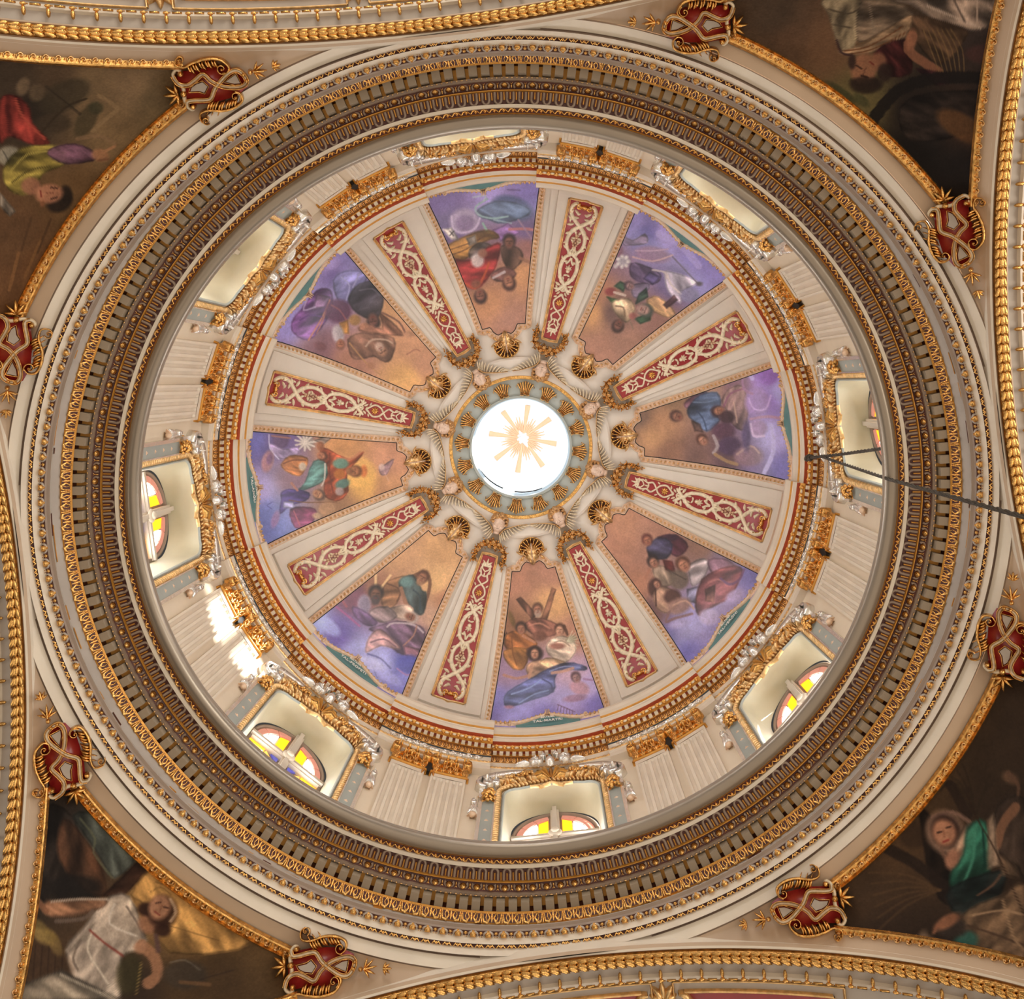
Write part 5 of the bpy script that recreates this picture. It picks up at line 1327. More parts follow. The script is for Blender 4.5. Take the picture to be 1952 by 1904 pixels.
PEND[(-1, 1)] = ((0, 1440), 2.154, [(250, 300, (52, 43, 37)), (450, 350, (76, 80, 72)), (350, 450, (80, 54, 37)), (620, 600, (148, 110, 62)), (900, 700, (130, 96, 52)), (500, 950, (60, 46, 36)), (900, 900, (78, 58, 37)), (160, 850, (82, 60, 40)), (100, 600, (60, 50, 40)), (1050, 800, (98, 74, 46))],
 [('p', [(180, 220), (300, 250), (350, 420), (430, 560), (300, 600), (140, 560)], (44, 37, 32)), ('p', [(260, 260), (340, 330), (400, 420), (440, 560), (360, 560), (240, 420)], (92, 60, 40), .7), ('p', [(300, 245), (420, 250), (560, 400), (470, 502), (400, 400)], (84, 88, 80)), ('l', [(330, 260), (390, 340), (385, 400), (460, 500)], 10, (110, 110, 84), .6), ('p', [(420, 575), (595, 405), (640, 452), (500, 582)], (58, 37, 28)), ('p', [(540, 572), (622, 460), (700, 482), (1050, 752), (700, 812), (600, 622)], (158, 118, 66)), ('l', [(640, 520), (760, 560), (780, 620)], 4, (110, 80, 44), .6), ('l', [(700, 700), (900, 760)], 4, (110, 80, 44), .6), ('l', [(620, 560), (660, 540), (700, 570)], 4, (110, 80, 44), .6), ('e', 300, 540, 110, 50, 0, (36, 31, 28), .8),
  ('p', [(430, 592), (530, 578), (602, 762), (560, 802), (500, 830), (490, 999), (330, 962), (268, 800), (340, 710)], (176, 158, 140)), ('l', [(470, 610), (450, 690), (560, 740)], 8, (206, 190, 172)), ('l', [(520, 620), (570, 700), (590, 760)], 7, (120, 104, 92)), ('l', [(380, 720), (360, 800), (420, 900), (470, 980)], 9, (200, 184, 162)), ('l', [(330, 760), (300, 830), (320, 880)], 9, (116, 100, 86)), ('p', [(190, 602), (230, 594), (430, 590), (402, 632), (240, 662), (180, 642)], (144, 102, 74)), ('l', [(210, 600), (320, 590), (440, 590)], 9, (180, 160, 140)), ('l', [(190, 640), (130, 570)], 26, (140, 96, 68)), ('l', [(230, 680), (340, 670), (380, 640)], 16, (110, 92, 80)),
  ('l', [(370, 718), (430, 770), (505, 822)], 9, (132, 56, 44)), ('e', 610, 690, 44, 40, 40, (150, 104, 76)), ('e', 668, 640, 62, 66, 0, (58, 35, 26)), ('e', 600, 630, 34, 28, 0, (56, 34, 26)), ('e', 668, 715, 34, 28, 0, (58, 35, 26)), ('e', 655, 622, 44, 52, 20, (176, 126, 94)), ('l', [(640, 606), (660, 602)], 6, (60, 34, 28)), ('l', [(672, 622), (690, 626)], 6, (60, 34, 28)), ('l', [(665, 615), (655, 642)], 5, (128, 84, 62)), ('l', [(635, 640), (655, 655)], 6, (130, 56, 46)), ('l', [(700, 590), (722, 640), (700, 680)], 12, (192, 158, 124)),
  ('l', [(580, 775), (635, 830), (645, 900), (610, 935)], 46, (164, 116, 84)), ('e', 575, 790, 26, 24, 0, (170, 122, 90)), ('l', [(640, 740), (650, 800)], 20, (96, 70, 66)), ('e', 180, 880, 118, 100, 20, (78, 57, 40)), *[('l', [(90 + i * 28, 780), (70 + i * 30, 980)], 5, (54, 40, 30), .7) for i in range(7)], ('e', 150, 700, 50, 26, 30, (128, 106, 60)), ('e', 210, 750, 48, 26, 50, (138, 112, 58)), ('e', 170, 740, 46, 26, 40, (146, 120, 68)), ('e', 235, 790, 34, 22, 60, (120, 96, 56)),
  ('p', [(40, 960), (250, 880), (490, 999), (30, 1010)], (128, 116, 100)), ('l', [(250, 900), (380, 960), (470, 1000)], 10, (170, 156, 136)), ('e', 530, 900, 52, 86, 10, (66, 58, 36)), ('l', [(580, 850), (560, 980)], 4, (160, 130, 70)), ('e', 760, 900, 90, 60, 0, (70, 58, 46)), ('l', [(700, 850), (760, 840), (820, 880)], 6, (120, 110, 96), .6), ('l', [(740, 930), (860, 940)], 16, (110, 80, 52)), ('l', [(820, 920), (960, 880)], 4, (58, 44, 34))])
PEND[(1, 1)] = ((1480, 1380), 2.085, [(600, 200, (78, 57, 37)), (350, 700, (74, 55, 38)), (850, 200, (62, 47, 34)), (950, 300, (56, 43, 33)), (250, 800, (62, 46, 31)), (600, 1000, (44, 34, 28)), (500, 500, (84, 61, 40)), (900, 1050, (28, 24, 21)), (450, 850, (56, 42, 31))],
 [('p', [(570, 350), (640, 400), (720, 560), (700, 720), (620, 640)], (44, 33, 27)), ('l', [(430, 490), (560, 560), (660, 640)], 46, (46, 34, 27)), *[('l', [(650, 660), (520, 600 + i * 24), (370 + i * 8, 590 + i * 45)], 9, (96, 70, 44), .5) for i in range(6)], *[('l', [(640, 640), (540, 560), (460 + i * 20, 500 + i * 4)], 6, (48, 36, 27), .7) for i in range(4)], *[('l', [(790, 360), (770 - i * 18, 240), (740 - i * 22, 160 + i * 26)], 7, (52, 40, 28), .7) for i in range(5)], *[('l', [(790, 360), (830 + i * 4, 250), (850 + i * 20, 200 + i * 26)], 6, (54, 42, 30), .6) for i in range(4)], ('l', [(690, 240), (760, 360)], 40, (48, 35, 27), .8), ('e', 540, 440, 60, 50, 30, (58, 42, 31), .6),
  ('e', 672, 430, 74, 88, -20, (152, 118, 96)), ('l', [(620, 370), (700, 350), (770, 390)], 14, (132, 100, 84)), ('e', 672, 425, 58, 68, -20, (54, 36, 30)), ('p', [(650, 490), (700, 540), (700, 600), (670, 540)], (150, 110, 86)), ('p', [(730, 430), (790, 390), (780, 480), (720, 590), (700, 560)], (156, 124, 100)),
  ('p', [(760, 412), (830, 390), (852, 562), (800, 682), (720, 702), (690, 602), (740, 522)], (42, 98, 78)), ('l', [(790, 430), (780, 540), (740, 640)], 11, (70, 134, 108)), ('l', [(820, 420), (830, 560)], 10, (28, 60, 50)), ('e', 668, 432, 46, 54, -20, (182, 126, 94)), ('l', [(640, 432), (656, 428)], 7, (44, 28, 24)), ('l', [(676, 412), (692, 408)], 7, (44, 28, 24)), ('l', [(664, 425), (668, 448)], 6, (130, 84, 62)), ('l', [(664, 468), (684, 460)], 8, (140, 50, 44)), ('e', 700, 535, 26, 40, 20, (160, 110, 84)),
  ('p', [(690, 652), (900, 580), (884, 682), (762, 762), (700, 742)], (42, 50, 48)), ('l', [(800, 680), (860, 640), (890, 600)], 9, (110, 78, 58)), ('p', [(770, 732), (900, 680), (984, 640), (990, 942), (860, 922), (716, 832)], (126, 98, 72)), ('l', [(780, 760), (900, 740), (984, 760)], 9, (160, 128, 96)), ('l', [(760, 800), (880, 840), (984, 880)], 9, (78, 58, 44)), ('l', [(900, 700), (940, 840), (984, 900)], 9, (156, 124, 92)), ('e', 755, 858, 46, 36, 0, (50, 98, 86)), ('p', [(740, 880), (880, 930), (984, 940), (940, 990), (800, 980)], (30, 38, 42)),
  ('e', 580, 870, 22, 48, 10, (132, 106, 82)), ('e', 600, 860, 26, 22, 0, (112, 88, 68)), ('l', [(570, 910), (600, 930)], 12, (136, 108, 84)), ('e', 672, 895, 52, 36, 10, (92, 72, 62)), ('e', 700, 810, 60, 40, 0, (56, 46, 40)), ('e', 680, 785, 58, 24, -30, (142, 94, 66)), ('l', [(640, 800), (625, 830)], 12, (140, 92, 66)),
  ('p', [(880, 322), (990, 300), (990, 602), (900, 522), (850, 472)], (62, 49, 40)), ('l', [(950, 330), (900, 400), (875, 480)], 40, (132, 92, 66)), ('p', [(840, 382), (862, 360), (884, 562), (842, 576)], (142, 118, 96)), ('p', [(880, 520), (960, 560), (990, 620), (900, 600)], (112, 88, 66)), ('e', 930, 215, 34, 22, 30, (104, 76, 56)), ('l', [(920, 190), (960, 240), (960, 280)], 14, (100, 72, 54)), ('l', [(750, 260), (800, 380), (880, 520), (990, 770)], 6, (54, 38, 28)), ('e', 758, 262, 14, 14, 0, (54, 40, 30))])
def color_mesh(name, P, C, ok, m, thick=0.0):
    a, b = P.shape[:2]
    idx = np.full((a, b), -1); 
    cell = ok[:-1, :-1] & ok[1:, :-1] & ok[1:, 1:] & ok[:-1, 1:]
    use = np.zeros((a, b), bool)
    use[:-1, :-1] |= cell; use[1:, :-1] |= cell; use[1:, 1:] |= cell; use[:-1, 1:] |= cell
    idx[use] = np.arange(use.sum())
    V = P[use]; Cc = C[use]
    i, j = np.nonzero(cell)
    Q = np.stack([idx[i, j], idx[i + 1, j], idx[i + 1, j + 1], idx[i, j + 1]], 1)
    me = bpy.data.meshes.new(name)
    me.vertices.add(len(V)); me.vertices.foreach_set('co', V.astype(np.float32).ravel())
    me.loops.add(len(Q) * 4); me.loops.foreach_set('vertex_index', Q.astype(np.int32).ravel())
    me.polygons.add(len(Q)); me.polygons.foreach_set('loop_start', np.arange(0, len(Q) * 4, 4, dtype=np.int32))
    me.polygons.foreach_set('use_smooth', np.ones(len(Q), bool))
    me.update(calc_edges=True)
    at_ = me.color_attributes.new('paint', 'FLOAT_COLOR', 'POINT')
    at_.data.foreach_set('color', np.concatenate([Cc, np.ones((len(Cc), 1))], 1).astype(np.float32).ravel())
    me.materials.append(m)
    return me
def Rz(P, a):
    c, s = math.cos(a), math.sin(a)
    return np.stack([P[..., 0] * c - P[..., 1] * s, P[..., 0] * s + P[..., 1] * c, P[..., 2]], -1)

# ---------------------------------------------------------------- the eight dome paintings with beaded frames and title plaques
def hwid(r): return r * np.radians(10.1 + (r - 232) * (2.1 / 273))
def top_rho(u):
    u = abs(u)
    if u > .62: return 236.0
    if u > .56: return 236 - (0.62 - u) / .06 * 9
    if u > .3: return 227 - 9 * math.sin((.56 - u) / .26 * PI / 2)
    return 218 + 5 * (1 - u / .3)
def frame_path():
    p = [(-hwid(526) / 1, 526)]
    for r in np.linspace(520, 236, 30): p.append((-hwid(r), r))
    for u in np.linspace(-1, 1, 41)[1:-1]: p.append((u * hwid(top_rho(u)), top_rho(u)))
    for r in np.linspace(236, 520, 30): p.append((hwid(r), r))
    p.append((hwid(526), 526))
    return np.array(p)
def offset(P, d):
    T = np.gradient(P, axis=0); T /= np.linalg.norm(T, axis=1)[:, None] + 1e-9
    return P + np.stack([T[:, 1], -T[:, 0]], 1) * d
FP = frame_path()
ctr = dome(0, 370.0, 0)
FRP = dome_frame(370)
# shared frame meshes (built for the bay on +X)
mb = MB()
rows = [dome(Q[:, 0], Q[:, 1], np.full(len(Q), c)) for (Q, c) in ((offset(FP, 0.3), -.02), (offset(FP, .5), .05), (offset(FP, 1.8), .065), (offset(FP, 2.4), .03), (offset(FP, 9.6), .03), (offset(FP, 10.2), .065), (offset(FP, 11.6), .05), (offset(FP, 12), -.02))]
mb.grid(np.stack(rows, 1))
local(mb, FRP); frame_me = mb.mesh('moulding', PEARL, False)
mb = MB(); rows = [dome(Q[:, 0], Q[:, 1], np.full(len(Q), c)) for (Q, c) in ((offset(FP, -1.1), .012), (offset(FP, .5), .02))]
mb.grid(np.stack(rows, 1)); local(mb, FRP); edge_me = mb.mesh('dark_rebate', BLACK, False)
mb = MB()
Q = resamp(offset(FP, 6.0), 86)
for (a, r) in Q:
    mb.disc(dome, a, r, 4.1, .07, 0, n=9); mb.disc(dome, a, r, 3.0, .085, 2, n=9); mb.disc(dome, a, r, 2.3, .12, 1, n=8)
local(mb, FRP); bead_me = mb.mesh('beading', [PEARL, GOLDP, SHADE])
# bottom run of beads arched over the title plaque
def low(a):
    a = abs(a); return 519.5 - 15.0 * (math.exp(-(a / 42.0) ** 2)) - 0 * a
LP = np.array([(a, low(a)) for a in np.linspace(-hwid(524) + 4, hwid(524) - 4, 60)])
mb = MB(); mb.stroke(dome, LP, 3.6, .05, 0)
for (a, r) in resamp(LP, 26): mb.disc(dome, a, r - .4, 2.8, .1, 1, n=7)
local(mb, FRP); low_me = mb.mesh('lower_beading', [PEARL, GOLDP])
mb = MB()
mb.plate(dome, [(a, low(a) + 4.0) for a in np.linspace(-62, 62, 25)] + [(62, 531), (-62, 531)], .04)
local(mb, FRP); plq_me = mb.mesh('title_plaque', TEAL, False)
mb = MB()
for sg in (-1, 1):
    mb.stroke(dome, [(sg * 4, 505.5), (sg * 22, 509.5), (sg * 48, 516), (sg * 64, 519), (sg * 72, 517)], [2.0, 3.2, 2.6, 3], .09)
    mb.scroll(dome, sg * 74, 518, 4.5, 1.1, 0, 1.4, .09, cw=sg)
    mb.leaf(dome, sg * 3, 506, PI / 2 - sg * 1.1, 12, 2, .1)
for q in (-3.5, 0, 3.5): mb.stroke(dome, [(q, 498), (q * .8, 507.5)], 1.5, .12)
local(mb, FRP); orn_me = mb.mesh('plaque_scrollwork', PEARL)
DESC = ['saints in a blue cloak and mauve robes on clouds', 'a nun and saints with a maroon cape on clouds', 'martyrs before a diagonal cross above blue drapery', 'bearded prophets with a tablet and a teal-robed writer', 'a crowned figure in red below a white dove', 'a hooded old man with a staff and purple robes', 'figures in red robes with white tablets, seen upside down', 'a green-cloaked pope and white lilies']
TITLES = {2: ('SULTANA', 'TAL-MARTRI'), 3: ('SULTANA', 'TAL-PROFETI'), 1: ('SULTANA', 'TAL-VERĠNI'), 4: ('SULTANA', 'TAL-ANĠLI')}
PAINTS = []
for k in range(8):
    ang = adj(STEP * k)
    us = np.linspace(-1, 1, 150)
    tops = np.array([top_rho(u) for u in us])
    vs = np.linspace(0, 1, 210)
    Rr = tops[:, None] * (1 - vs) + 527 * vs
    A = us[:, None] * hwid(Rr)
    P = Rz(dome(A, Rr, np.full(A.shape, .012)), ang)
    u_, v_ = photo(P)
    org, sc, wash, items = MURAL[k]
    Cc = paint(u_, v_, org, sc, wash, items, 11 + k * 5)
    o = link('dome_painting', None)
    Fk = rotz(ang) @ FRP
    o.matrix_world = Fk
    tag(o, 'framed dome painting of ' + DESC[k], 'painting', 'eight paintings of the dome')
    I = np.array(Fk.inverted()); Pl = P @ I[:3, :3].T + I[:3, 3]
    link('picture', color_mesh('picture', Pl, Cc, np.ones(P.shape[:2], bool), PAINT_DOME), o)
    link('moulding', frame_me, o); link('dark_rebate', edge_me, o)
    b = link('beading', bead_me, o); b['kind'] = 'stuff'
    b = link('lower_beading', low_me, o); b['kind'] = 'stuff'
    p = link('title_plaque', plq_me, o); link('plaque_scrollwork', orn_me, o)
    if k in TITLES:
        for row, (txt, rho, size) in enumerate(((TITLES[k][0], 517.0, .08), (TITLES[k][1], 524.2, .135))):
            cu = bpy.data.curves.new('lettering', 'FONT')
            cu.body = txt; cu.size = size; cu.align_x = 'CENTER'; cu.extrude = .004; cu.space_character = 1.05
            cu.offset = .002
            cu.materials.append(WHITEP)
            tmp = bpy.data.objects.new('lettering_curve', cu); COL.objects.link(tmp)
            bpy.context.view_layer.update()
            lm_ = bpy.data.meshes.new_from_object(tmp.evaluated_get(bpy.context.evaluated_depsgraph_get()))
            bpy.data.objects.remove(tmp)
            t = link('lettering', lm_, p)
            B = dome_frame(rho)
            P0 = dome(np.array([0.]), np.array([rho]), np.array([.15]))[0]
            X = -Vector(B.col[0][:3]); Y = Vector(B.col[1][:3]); Z = X.cross(Y)
            Wm = frame(P0, X, Y * 1.1, Z)
            t.matrix_local = FRP.inverted() @ Wm
    PAINTS.append(o)

# ---------------------------------------------------------------- rib panels with carved foliage
def fr_(a, r, c): return dome(a, r, np.asarray(c) + .125)
hwr = lambda r: r * .0625 - 2.4
def pp(L): return [(x * hwr(r), r) for (x, r) in L]
T = Thing('rib_panel', dome_frame(360))
mb = MB()
r = np.linspace(216, 497, 40)
mb.grid(np.array([[fr_(x * (hwr(q) + 1), q, .0) for x in np.linspace(-1, 1, 5)] for q in r]))
T.part('red_ground', mb, RED)
mb = MB()
PB = [(-(hwr(q) + 3.2), q) for q in np.linspace(499, 214, 30)] + [(0, 212)] + [((hwr(q) + 3.2), q) for q in np.linspace(214, 499, 30)] + [(9, 499), (0, 501.5), (-9, 499), (-(hwr(499) + 3.2), 499)]
PB = np.array(PB)
for (d, w, h) in ((-1.4, 1.0, .05), (0.6, .8, .03), (2.2, 1.2, .06)):
    Q = offset(PB[:-4], d); mb.stroke(fr_, Q, w, h)
mb.stroke(fr_, PB[-6:], 1.6, .05)
T.part('gilt_border', mb, GOLDP)
def sp(P, n=26):
    P = np.array(P); k = len(P); t = np.linspace(0, k - 1, n); out = []
    Pe = np.vstack([2 * P[0] - P[1], P, 2 * P[-1] - P[-2]])
    for q in t:
        i = min(int(q), k - 2); f_ = q - i
        p0, p1, p2, p3 = Pe[i], Pe[i + 1], Pe[i + 2], Pe[i + 3]
        out.append(.5 * ((2 * p1) + (-p0 + p2) * f_ + (2 * p0 - 5 * p1 + 4 * p2 - p3) * f_ ** 2 + (-p0 + 3 * p1 - 3 * p2 + p3) * f_ ** 3))
    return np.array(out)
mb = MB()
for sg in (-1, 1):
    m_ = lambda L: pp([(sg * x, q) for (x, q) in L])
    mb.stroke(fr_, sp(m_([(.3, 484), (.55, 492), (.85, 482), (.8, 466), (.35, 452), (-.2, 440), (-.65, 424), (-.7, 405), (-.35, 390), (0, 386)])), [2.0, 4.2, 3.8, 4.6, 3.4, 2.6], .07)
    mb.stroke(fr_, sp(m_([(0, 386), (.55, 378), (.8, 358), (.62, 338), (.15, 327), (-.4, 315), (-.75, 308)])), [2.6, 4.2, 3.6, 4.0, 2.0], .07)
    mb.stroke(fr_, sp(m_([(.35, 366), (.12, 372), (.02, 380)]), 8), [2.6, 1.6], .06)
    mb.stroke(fr_, sp(m_([(0, 304), (.55, 294), (.72, 287), (.5, 277), (0, 271)]), 16), 1.9, .055)
    mb.stroke(fr_, sp(m_([(0, 271), (.65, 262), (.45, 252), (.72, 242), (.5, 237)]), 16), [1.6, 2.0, 1.4, 2.2], .05)
    mb.stroke(fr_, sp(m_([(0, 246), (.55, 240), (.6, 232), (.2, 230), (0, 234)]), 14), [1.2, 1.8, 1.0], .05)
    for (x, q, a, L, w) in ((.72, 456, .3, 13, 2.6), (.6, 448, -.5, 14, 2.6), (.5, 440, -1.2, 12, 2.4), (.7, 404, .9, 11, 2.2), (.62, 396, .3, 12, 2.4), (.45, 384, 1.4, 11, 2.2), (.35, 390, 2.0, 11, 2.2), (.8, 352, .2, 8, 1.8), (.5, 322, .2, 12, 2.4), (.45, 316, -.4, 12, 2.4), (.4, 326, .9, 11, 2.2), (.35, 310, -1.1, 9, 1.8), (.4, 342, 2.6, 8, 1.8), (.3, 470, .4, 12, 2.2), (.25, 462, -.2, 12, 2.0), (.35, 434, -2.4, 9, 2.2), (.5, 418, 2.7, 9, 2.2), (.9, 470, 1.2, 9, 2.2), (.85, 430, -.9, 9, 2.2), (.2, 398, 2.2, 9, 2.0), (.85, 372, .9, 9, 2.0), (.7, 344, -.9, 8, 1.8), (.3, 300, 2.0, 8, 1.8), (.8, 315, .8, 8, 1.8), (.15, 412, .3, 9, 2), (.5, 468, 2.6, 8, 2), (.95, 412, -1.2, 9, 2), (.95, 450, 1.2, 9, 2), (.3, 372, -.5, 8, 1.8), (.9, 335, 1.3, 8, 1.8), (.25, 334, 1.0, 7, 1.6), (.6, 300, -.6, 7, 1.6), (.85, 276, -1.2, 7, 1.5), (.75, 250, -1.0, 6, 1.4)):
        a2 = a if sg > 0 else PI - a
        mb.leaf(fr_, sg * x * hwr(q) * .8, q, a2, L, w * 1.15, .07, bend=.5 * sg)
mb.fan(fr_, 0, 384, PI / 2, 2.2, 5, 15, 2.2, .07)
mb.fan(fr_, 0, 236, -PI / 2, 2.6, 5, 15, 2.2, .06)
mb.fan(fr_, 0, 256, -PI / 2, 2.0, 3, 10, 1.7, .05)
mb.fan(fr_, 0, 310, PI / 2, 1.6, 3, 12, 2.0, .05)
mb.disc(fr_, 0, 352, 4.2, .09, 0); mb.fan(fr_, 0, 356, PI / 2, 2.8, 5, 9, 1.8, .08); mb.disc(fr_, 0, 222, 1.5, .06)
T.part('foliage_scroll', mb, IVORY)
mb = MB()
for sg in (-1, 1): mb.scroll(fr_, sg * 9, 487, 6.5, 1.2, PI / 2, 1.5, .1, cw=-sg)
mb.fan(fr_, 0, 490, -PI / 2, 2.2, 5, 12, 1.8, .1)
for sg in (-1, 1):
    for i in range(5): mb.disc(fr_, sg * (16 + i * 2.0), 492 - i * 5, 2.2, .07, 0, n=6)
T.part('gilt_palmette', mb, GOLD)
mb = MB()
for (a, q) in ((0, 402), (-3, 406), (3, 406), (-5, 411), (0, 411), (5, 411), (-3, 416), (3, 416), (0, 421), (-2, 426), (2, 426)): mb.disc(fr_, a, q, 2.5, .1, 0, n=7)
T.part('grape_cluster', mb, PEARL)
mb = MB()
for i in range(8): mb.leaf(fr_, 0, 287.5, i * PI / 4 + .2, 8.0, 1.9, .07)
mb.disc(fr_, 0, 287.5, 2.0, .1)
T.part('flower_medallion', mb, GOLD)
tag(T.o, None, 'rib panel', 'carved red panels on the dome ribs')
for k in range(8):
    a = adj(STEP * (k + .5))
    if k == 0: T.o.matrix_world = rotz(a) @ T.F; o = T.o
    else: o = T.turned(a)
    o['label'] = 'carved red rib panel between the %s and %s paintings' % (KEY[k], KEY[(k + 1) % 8])

# ---------------------------------------------------------------- shell crests over the paintings
T = Thing('shell_crest', dome_frame(200))
mb = MB()
for i in range(11):
    a = -PI / 2 + (i - 5) * .36
    mb.stroke(dome, [(9 * math.cos(a), 197 + 9 * math.sin(a)), (22 * math.cos(a), 197 + 22 * math.sin(a))], [1.6, 3.3], [.12, .2], 0)
for i in range(10):
    a = -PI / 2 + (i - 4.5) * .36
    mb.stroke(dome, [(14 * math.cos(a), 197 + 14 * math.sin(a)), (19 * math.cos(a), 197 + 19 * math.sin(a))], 1.0, .2, 1)
mb.stroke(dome, [(23.5 * math.cos(a), 197 + 23.5 * math.sin(a)) for a in np.linspace(-PI * 1.05, PI * .05, 20)], 1.4, .16, 0)
T.part('shell', mb, [GOLD, DARKRED])
mb = MB()
mb.plate(dome, [(-17, 203), (-12, 194), (0, 187), (12, 194), (17, 203), (9, 214), (0, 226), (-9, 214)], .12)
for sg in (-1, 1):
    mb.scroll(dome, sg * 11, 201, 6.5, 1.3, PI / 2, 1.5, .24, cw=-sg)
    mb.leaf(dome, sg * 14, 205, -.15 if sg > 0 else PI + .15, 17, 2.6, .16, bend=-.5 * sg)
    mb.leaf(dome, sg * 15, 208, .7 if sg > 0 else PI - .7, 13, 2.2, .14, bend=.4 * sg)
    mb.leaf(dome, sg * 16, 203, -.9 if sg > 0 else PI + .9, 11, 2.0, .14)
    mb.leaf(dome, sg * 6, 212, PI / 2 + sg * .3, 13, 2.2, .16)
T.part('scrollwork', mb, GOLDP)
mb = MB()
mb.stroke(dome, [(0, 184), (0, 216)], 1.7, .24)
for i in range(7): mb.disc(dome, 0, 187 + i * 4.3, 1.9, .27, n=6)
T.part('bead_strip', mb, PEARL)
tag(T.o, None, 'ornament', 'shell crests at the heads of the dome paintings')
for k in range(8):
    a = adj(STEP * k)
    if k == 0: T.o.matrix_world = rotz(a) @ T.F; o = T.o
    else: o = T.turned(a)
    o['label'] = 'gilded shell crest at the head of the %s painting' % KEY[k]

# ---------------------------------------------------------------- winged cherub heads
FC = dome_frame(151)
T = Thing('cherub', FC)
def fc_(a, r, c): return dome(a, r, np.asarray(c) + .14)
Xc, Yc, Zc = [np.array(FC.col[i][:3]) for i in range(3)]
Nn = Zc if Zc[2] < 0 else -Zc               # towards the viewer
Oc = np.array(FC.col[3][:3])
def L3(x, y, z): return Oc + Xc * x + Yc * y + Nn * (z + .1)
AXC = (Xc, Yc, Nn)
mb = MB()
mb.ball(L3(0, -.02, .16), (.17, .225, .2), AXC, 14, 10)
mb.ball(L3(0, -.13, .2), (.11, .1, .13), AXC, 10, 7)
mb.ball(L3(0, -.04, .36), (.028, .06, .045), AXC, 8, 6)
for sg in (-1, 1):
    mb.ball(L3(sg * .085, -.09, .28), (.06, .055, .06), AXC, 8, 6)
    mb.ball(L3(sg * .165, -.02, .14), (.03, .05, .05), AXC, 8, 5)
    mb.stroke(lambda a, b, c: np.stack([L3(p, q, .29 + w) for p, q, w in zip(np.atleast_1d(a), np.atleast_1d(b), np.broadcast_to(c, np.shape(a)))]), [(sg * .03, .045), (sg * .075, .065), (sg * .12, .04)], .012, .05)
mb.ball(L3(0, -.245, .1), (.1, .07, .08), AXC, 8, 5)
T.part('head', mb, FLESH)
mb = MB()
for sg in (-1, 1):
    mb.ball(L3(sg * .072, .005, .315), (.028, .014, .02), AXC, 8, 5)
mb.ball(L3(0, -.135, .325), (.045, .012, .015), AXC, 8, 5)
T.part('eyes_and_mouth', mb, TAUPE)
mb = MB()
rr = np.random.RandomState(3)
for i in range(64):
    a = rr.uniform(-.35, PI + .35); e = rr.uniform(0, 1)
    R_ = .17 + .06 * e
    mb.ball(L3(math.cos(a) * R_, .05 + math.sin(a) * R_ * 1.1, .24 - .2 * e + rr.uniform(-.03, .03)), (.05, .04, .045), AXC, 6, 4)
for i in range(26):
    a = rr.uniform(0, 2 * PI); R_ = .13 * math.sqrt(rr.uniform(0, 1))
    mb.ball(L3(math.cos(a) * R_, .17 + math.sin(a) * R_ * .4, .26 - .1 * rr.uniform()), (.05, .035, .05), AXC, 6, 4)
T.part('hair', mb, HAIR)
for sg in (-1, 1):
    mb = MB()
    root = (sg * 5, 167.0)
    ang0 = lambda q: (-PI / 2 + q) if sg > 0 else (-PI / 2 - q)
    edge = sp([(8, 171), (13, 162), (24, 155), (38, 150), (47, 149)], 12)
    for row, (LL, h, w) in enumerate(((22, .06, 1.6), (13, .12, 1.5), (7, .18, 1.4))):
        for i in range(12 - row):
            (ex, er) = edge[i]; q = i / 11.0
            a = 1.35 - 1.25 * q
            L = LL * (1 - .35 * q) * (1.0 if i > 1 else .8)
            mb.leaf(fc_, sg * ex, er, a if sg > 0 else PI - a, L, w, h, bend=-.3 * sg)
    T.part('wing', mb, IVORY)
    mb = MB()
    P = [(root[0] + sg * 3, root[1])]
    P = [(sg * 7, 172), (sg * 12, 161), (sg * 24, 154), (sg * 38, 149), (sg * 54, 147)]
    mb.stroke(fc_, sp(P, 14), [1.6, 1.2, .5], .14)
    T.part('wing_edge', mb, GOLDP)
tag(T.o, None, 'cherub', 'winged cherub heads round the crown of the dome')
for k in range(8):
    a = adj(STEP * (k + .5))
    if k == 0: T.o.matrix_world = rotz(a) @ T.F; o = T.o
    else: o = T.turned(a)
    o['label'] = 'winged cherub head above the rib between %s and %s paintings' % (KEY[k], KEY[(k + 1) % 8])

# ---------------------------------------------------------------- flower garlands under the cherubs
T = Thing('flower_garland', dome_frame(195))
mb = MB(); rr = np.random.RandomState(8)
arc = sp([(-28, 232), (-28, 214), (-21, 199), (0, 191), (21, 199), (28, 214), (28, 232)], 60)
mb.stroke(fr_, arc, [1.5, 3.5, 5, 3.5, 1.5], .05)
for i in range(210):
    a, q = arc[rr.randint(60)]
    wd = 9.5 * (1 - .55 * abs(a) / 30)
    mb.leaf(fr_, a + rr.uniform(-wd, wd), q + rr.uniform(-wd, wd), rr.uniform(0, 2 * PI), rr.uniform(4, 7.5), 1.15, .1 + .07 * rr.uniform())
T.part('leafage', mb, GOLD)
for (a, q) in ((0, 188), (-11, 190), (11, 190), (-20, 199), (20, 199), (-6, 197), (6, 197), (-25, 210), (25, 210)):
    mb = MB()
    for i in range(6): mb.leaf(fr_, a, q, i * PI / 3, 5.2, 1.7, .2)
    mb.disc(fr_, a, q, 1.9, .24, n=6)
    T.part('flower', mb, GOLDP)
tag(T.o, None, 'garland', 'gilded garlands over the rib heads')
for k in range(8):
    a = adj(STEP * (k + .5))
    if k == 0: T.o.matrix_world = rotz(a) @ T.F; o = T.o
    else: o = T.turned(a)
    o['label'] = 'gilded flower garland over the rib between %s and %s paintings' % (KEY[k], KEY[(k + 1) % 8])

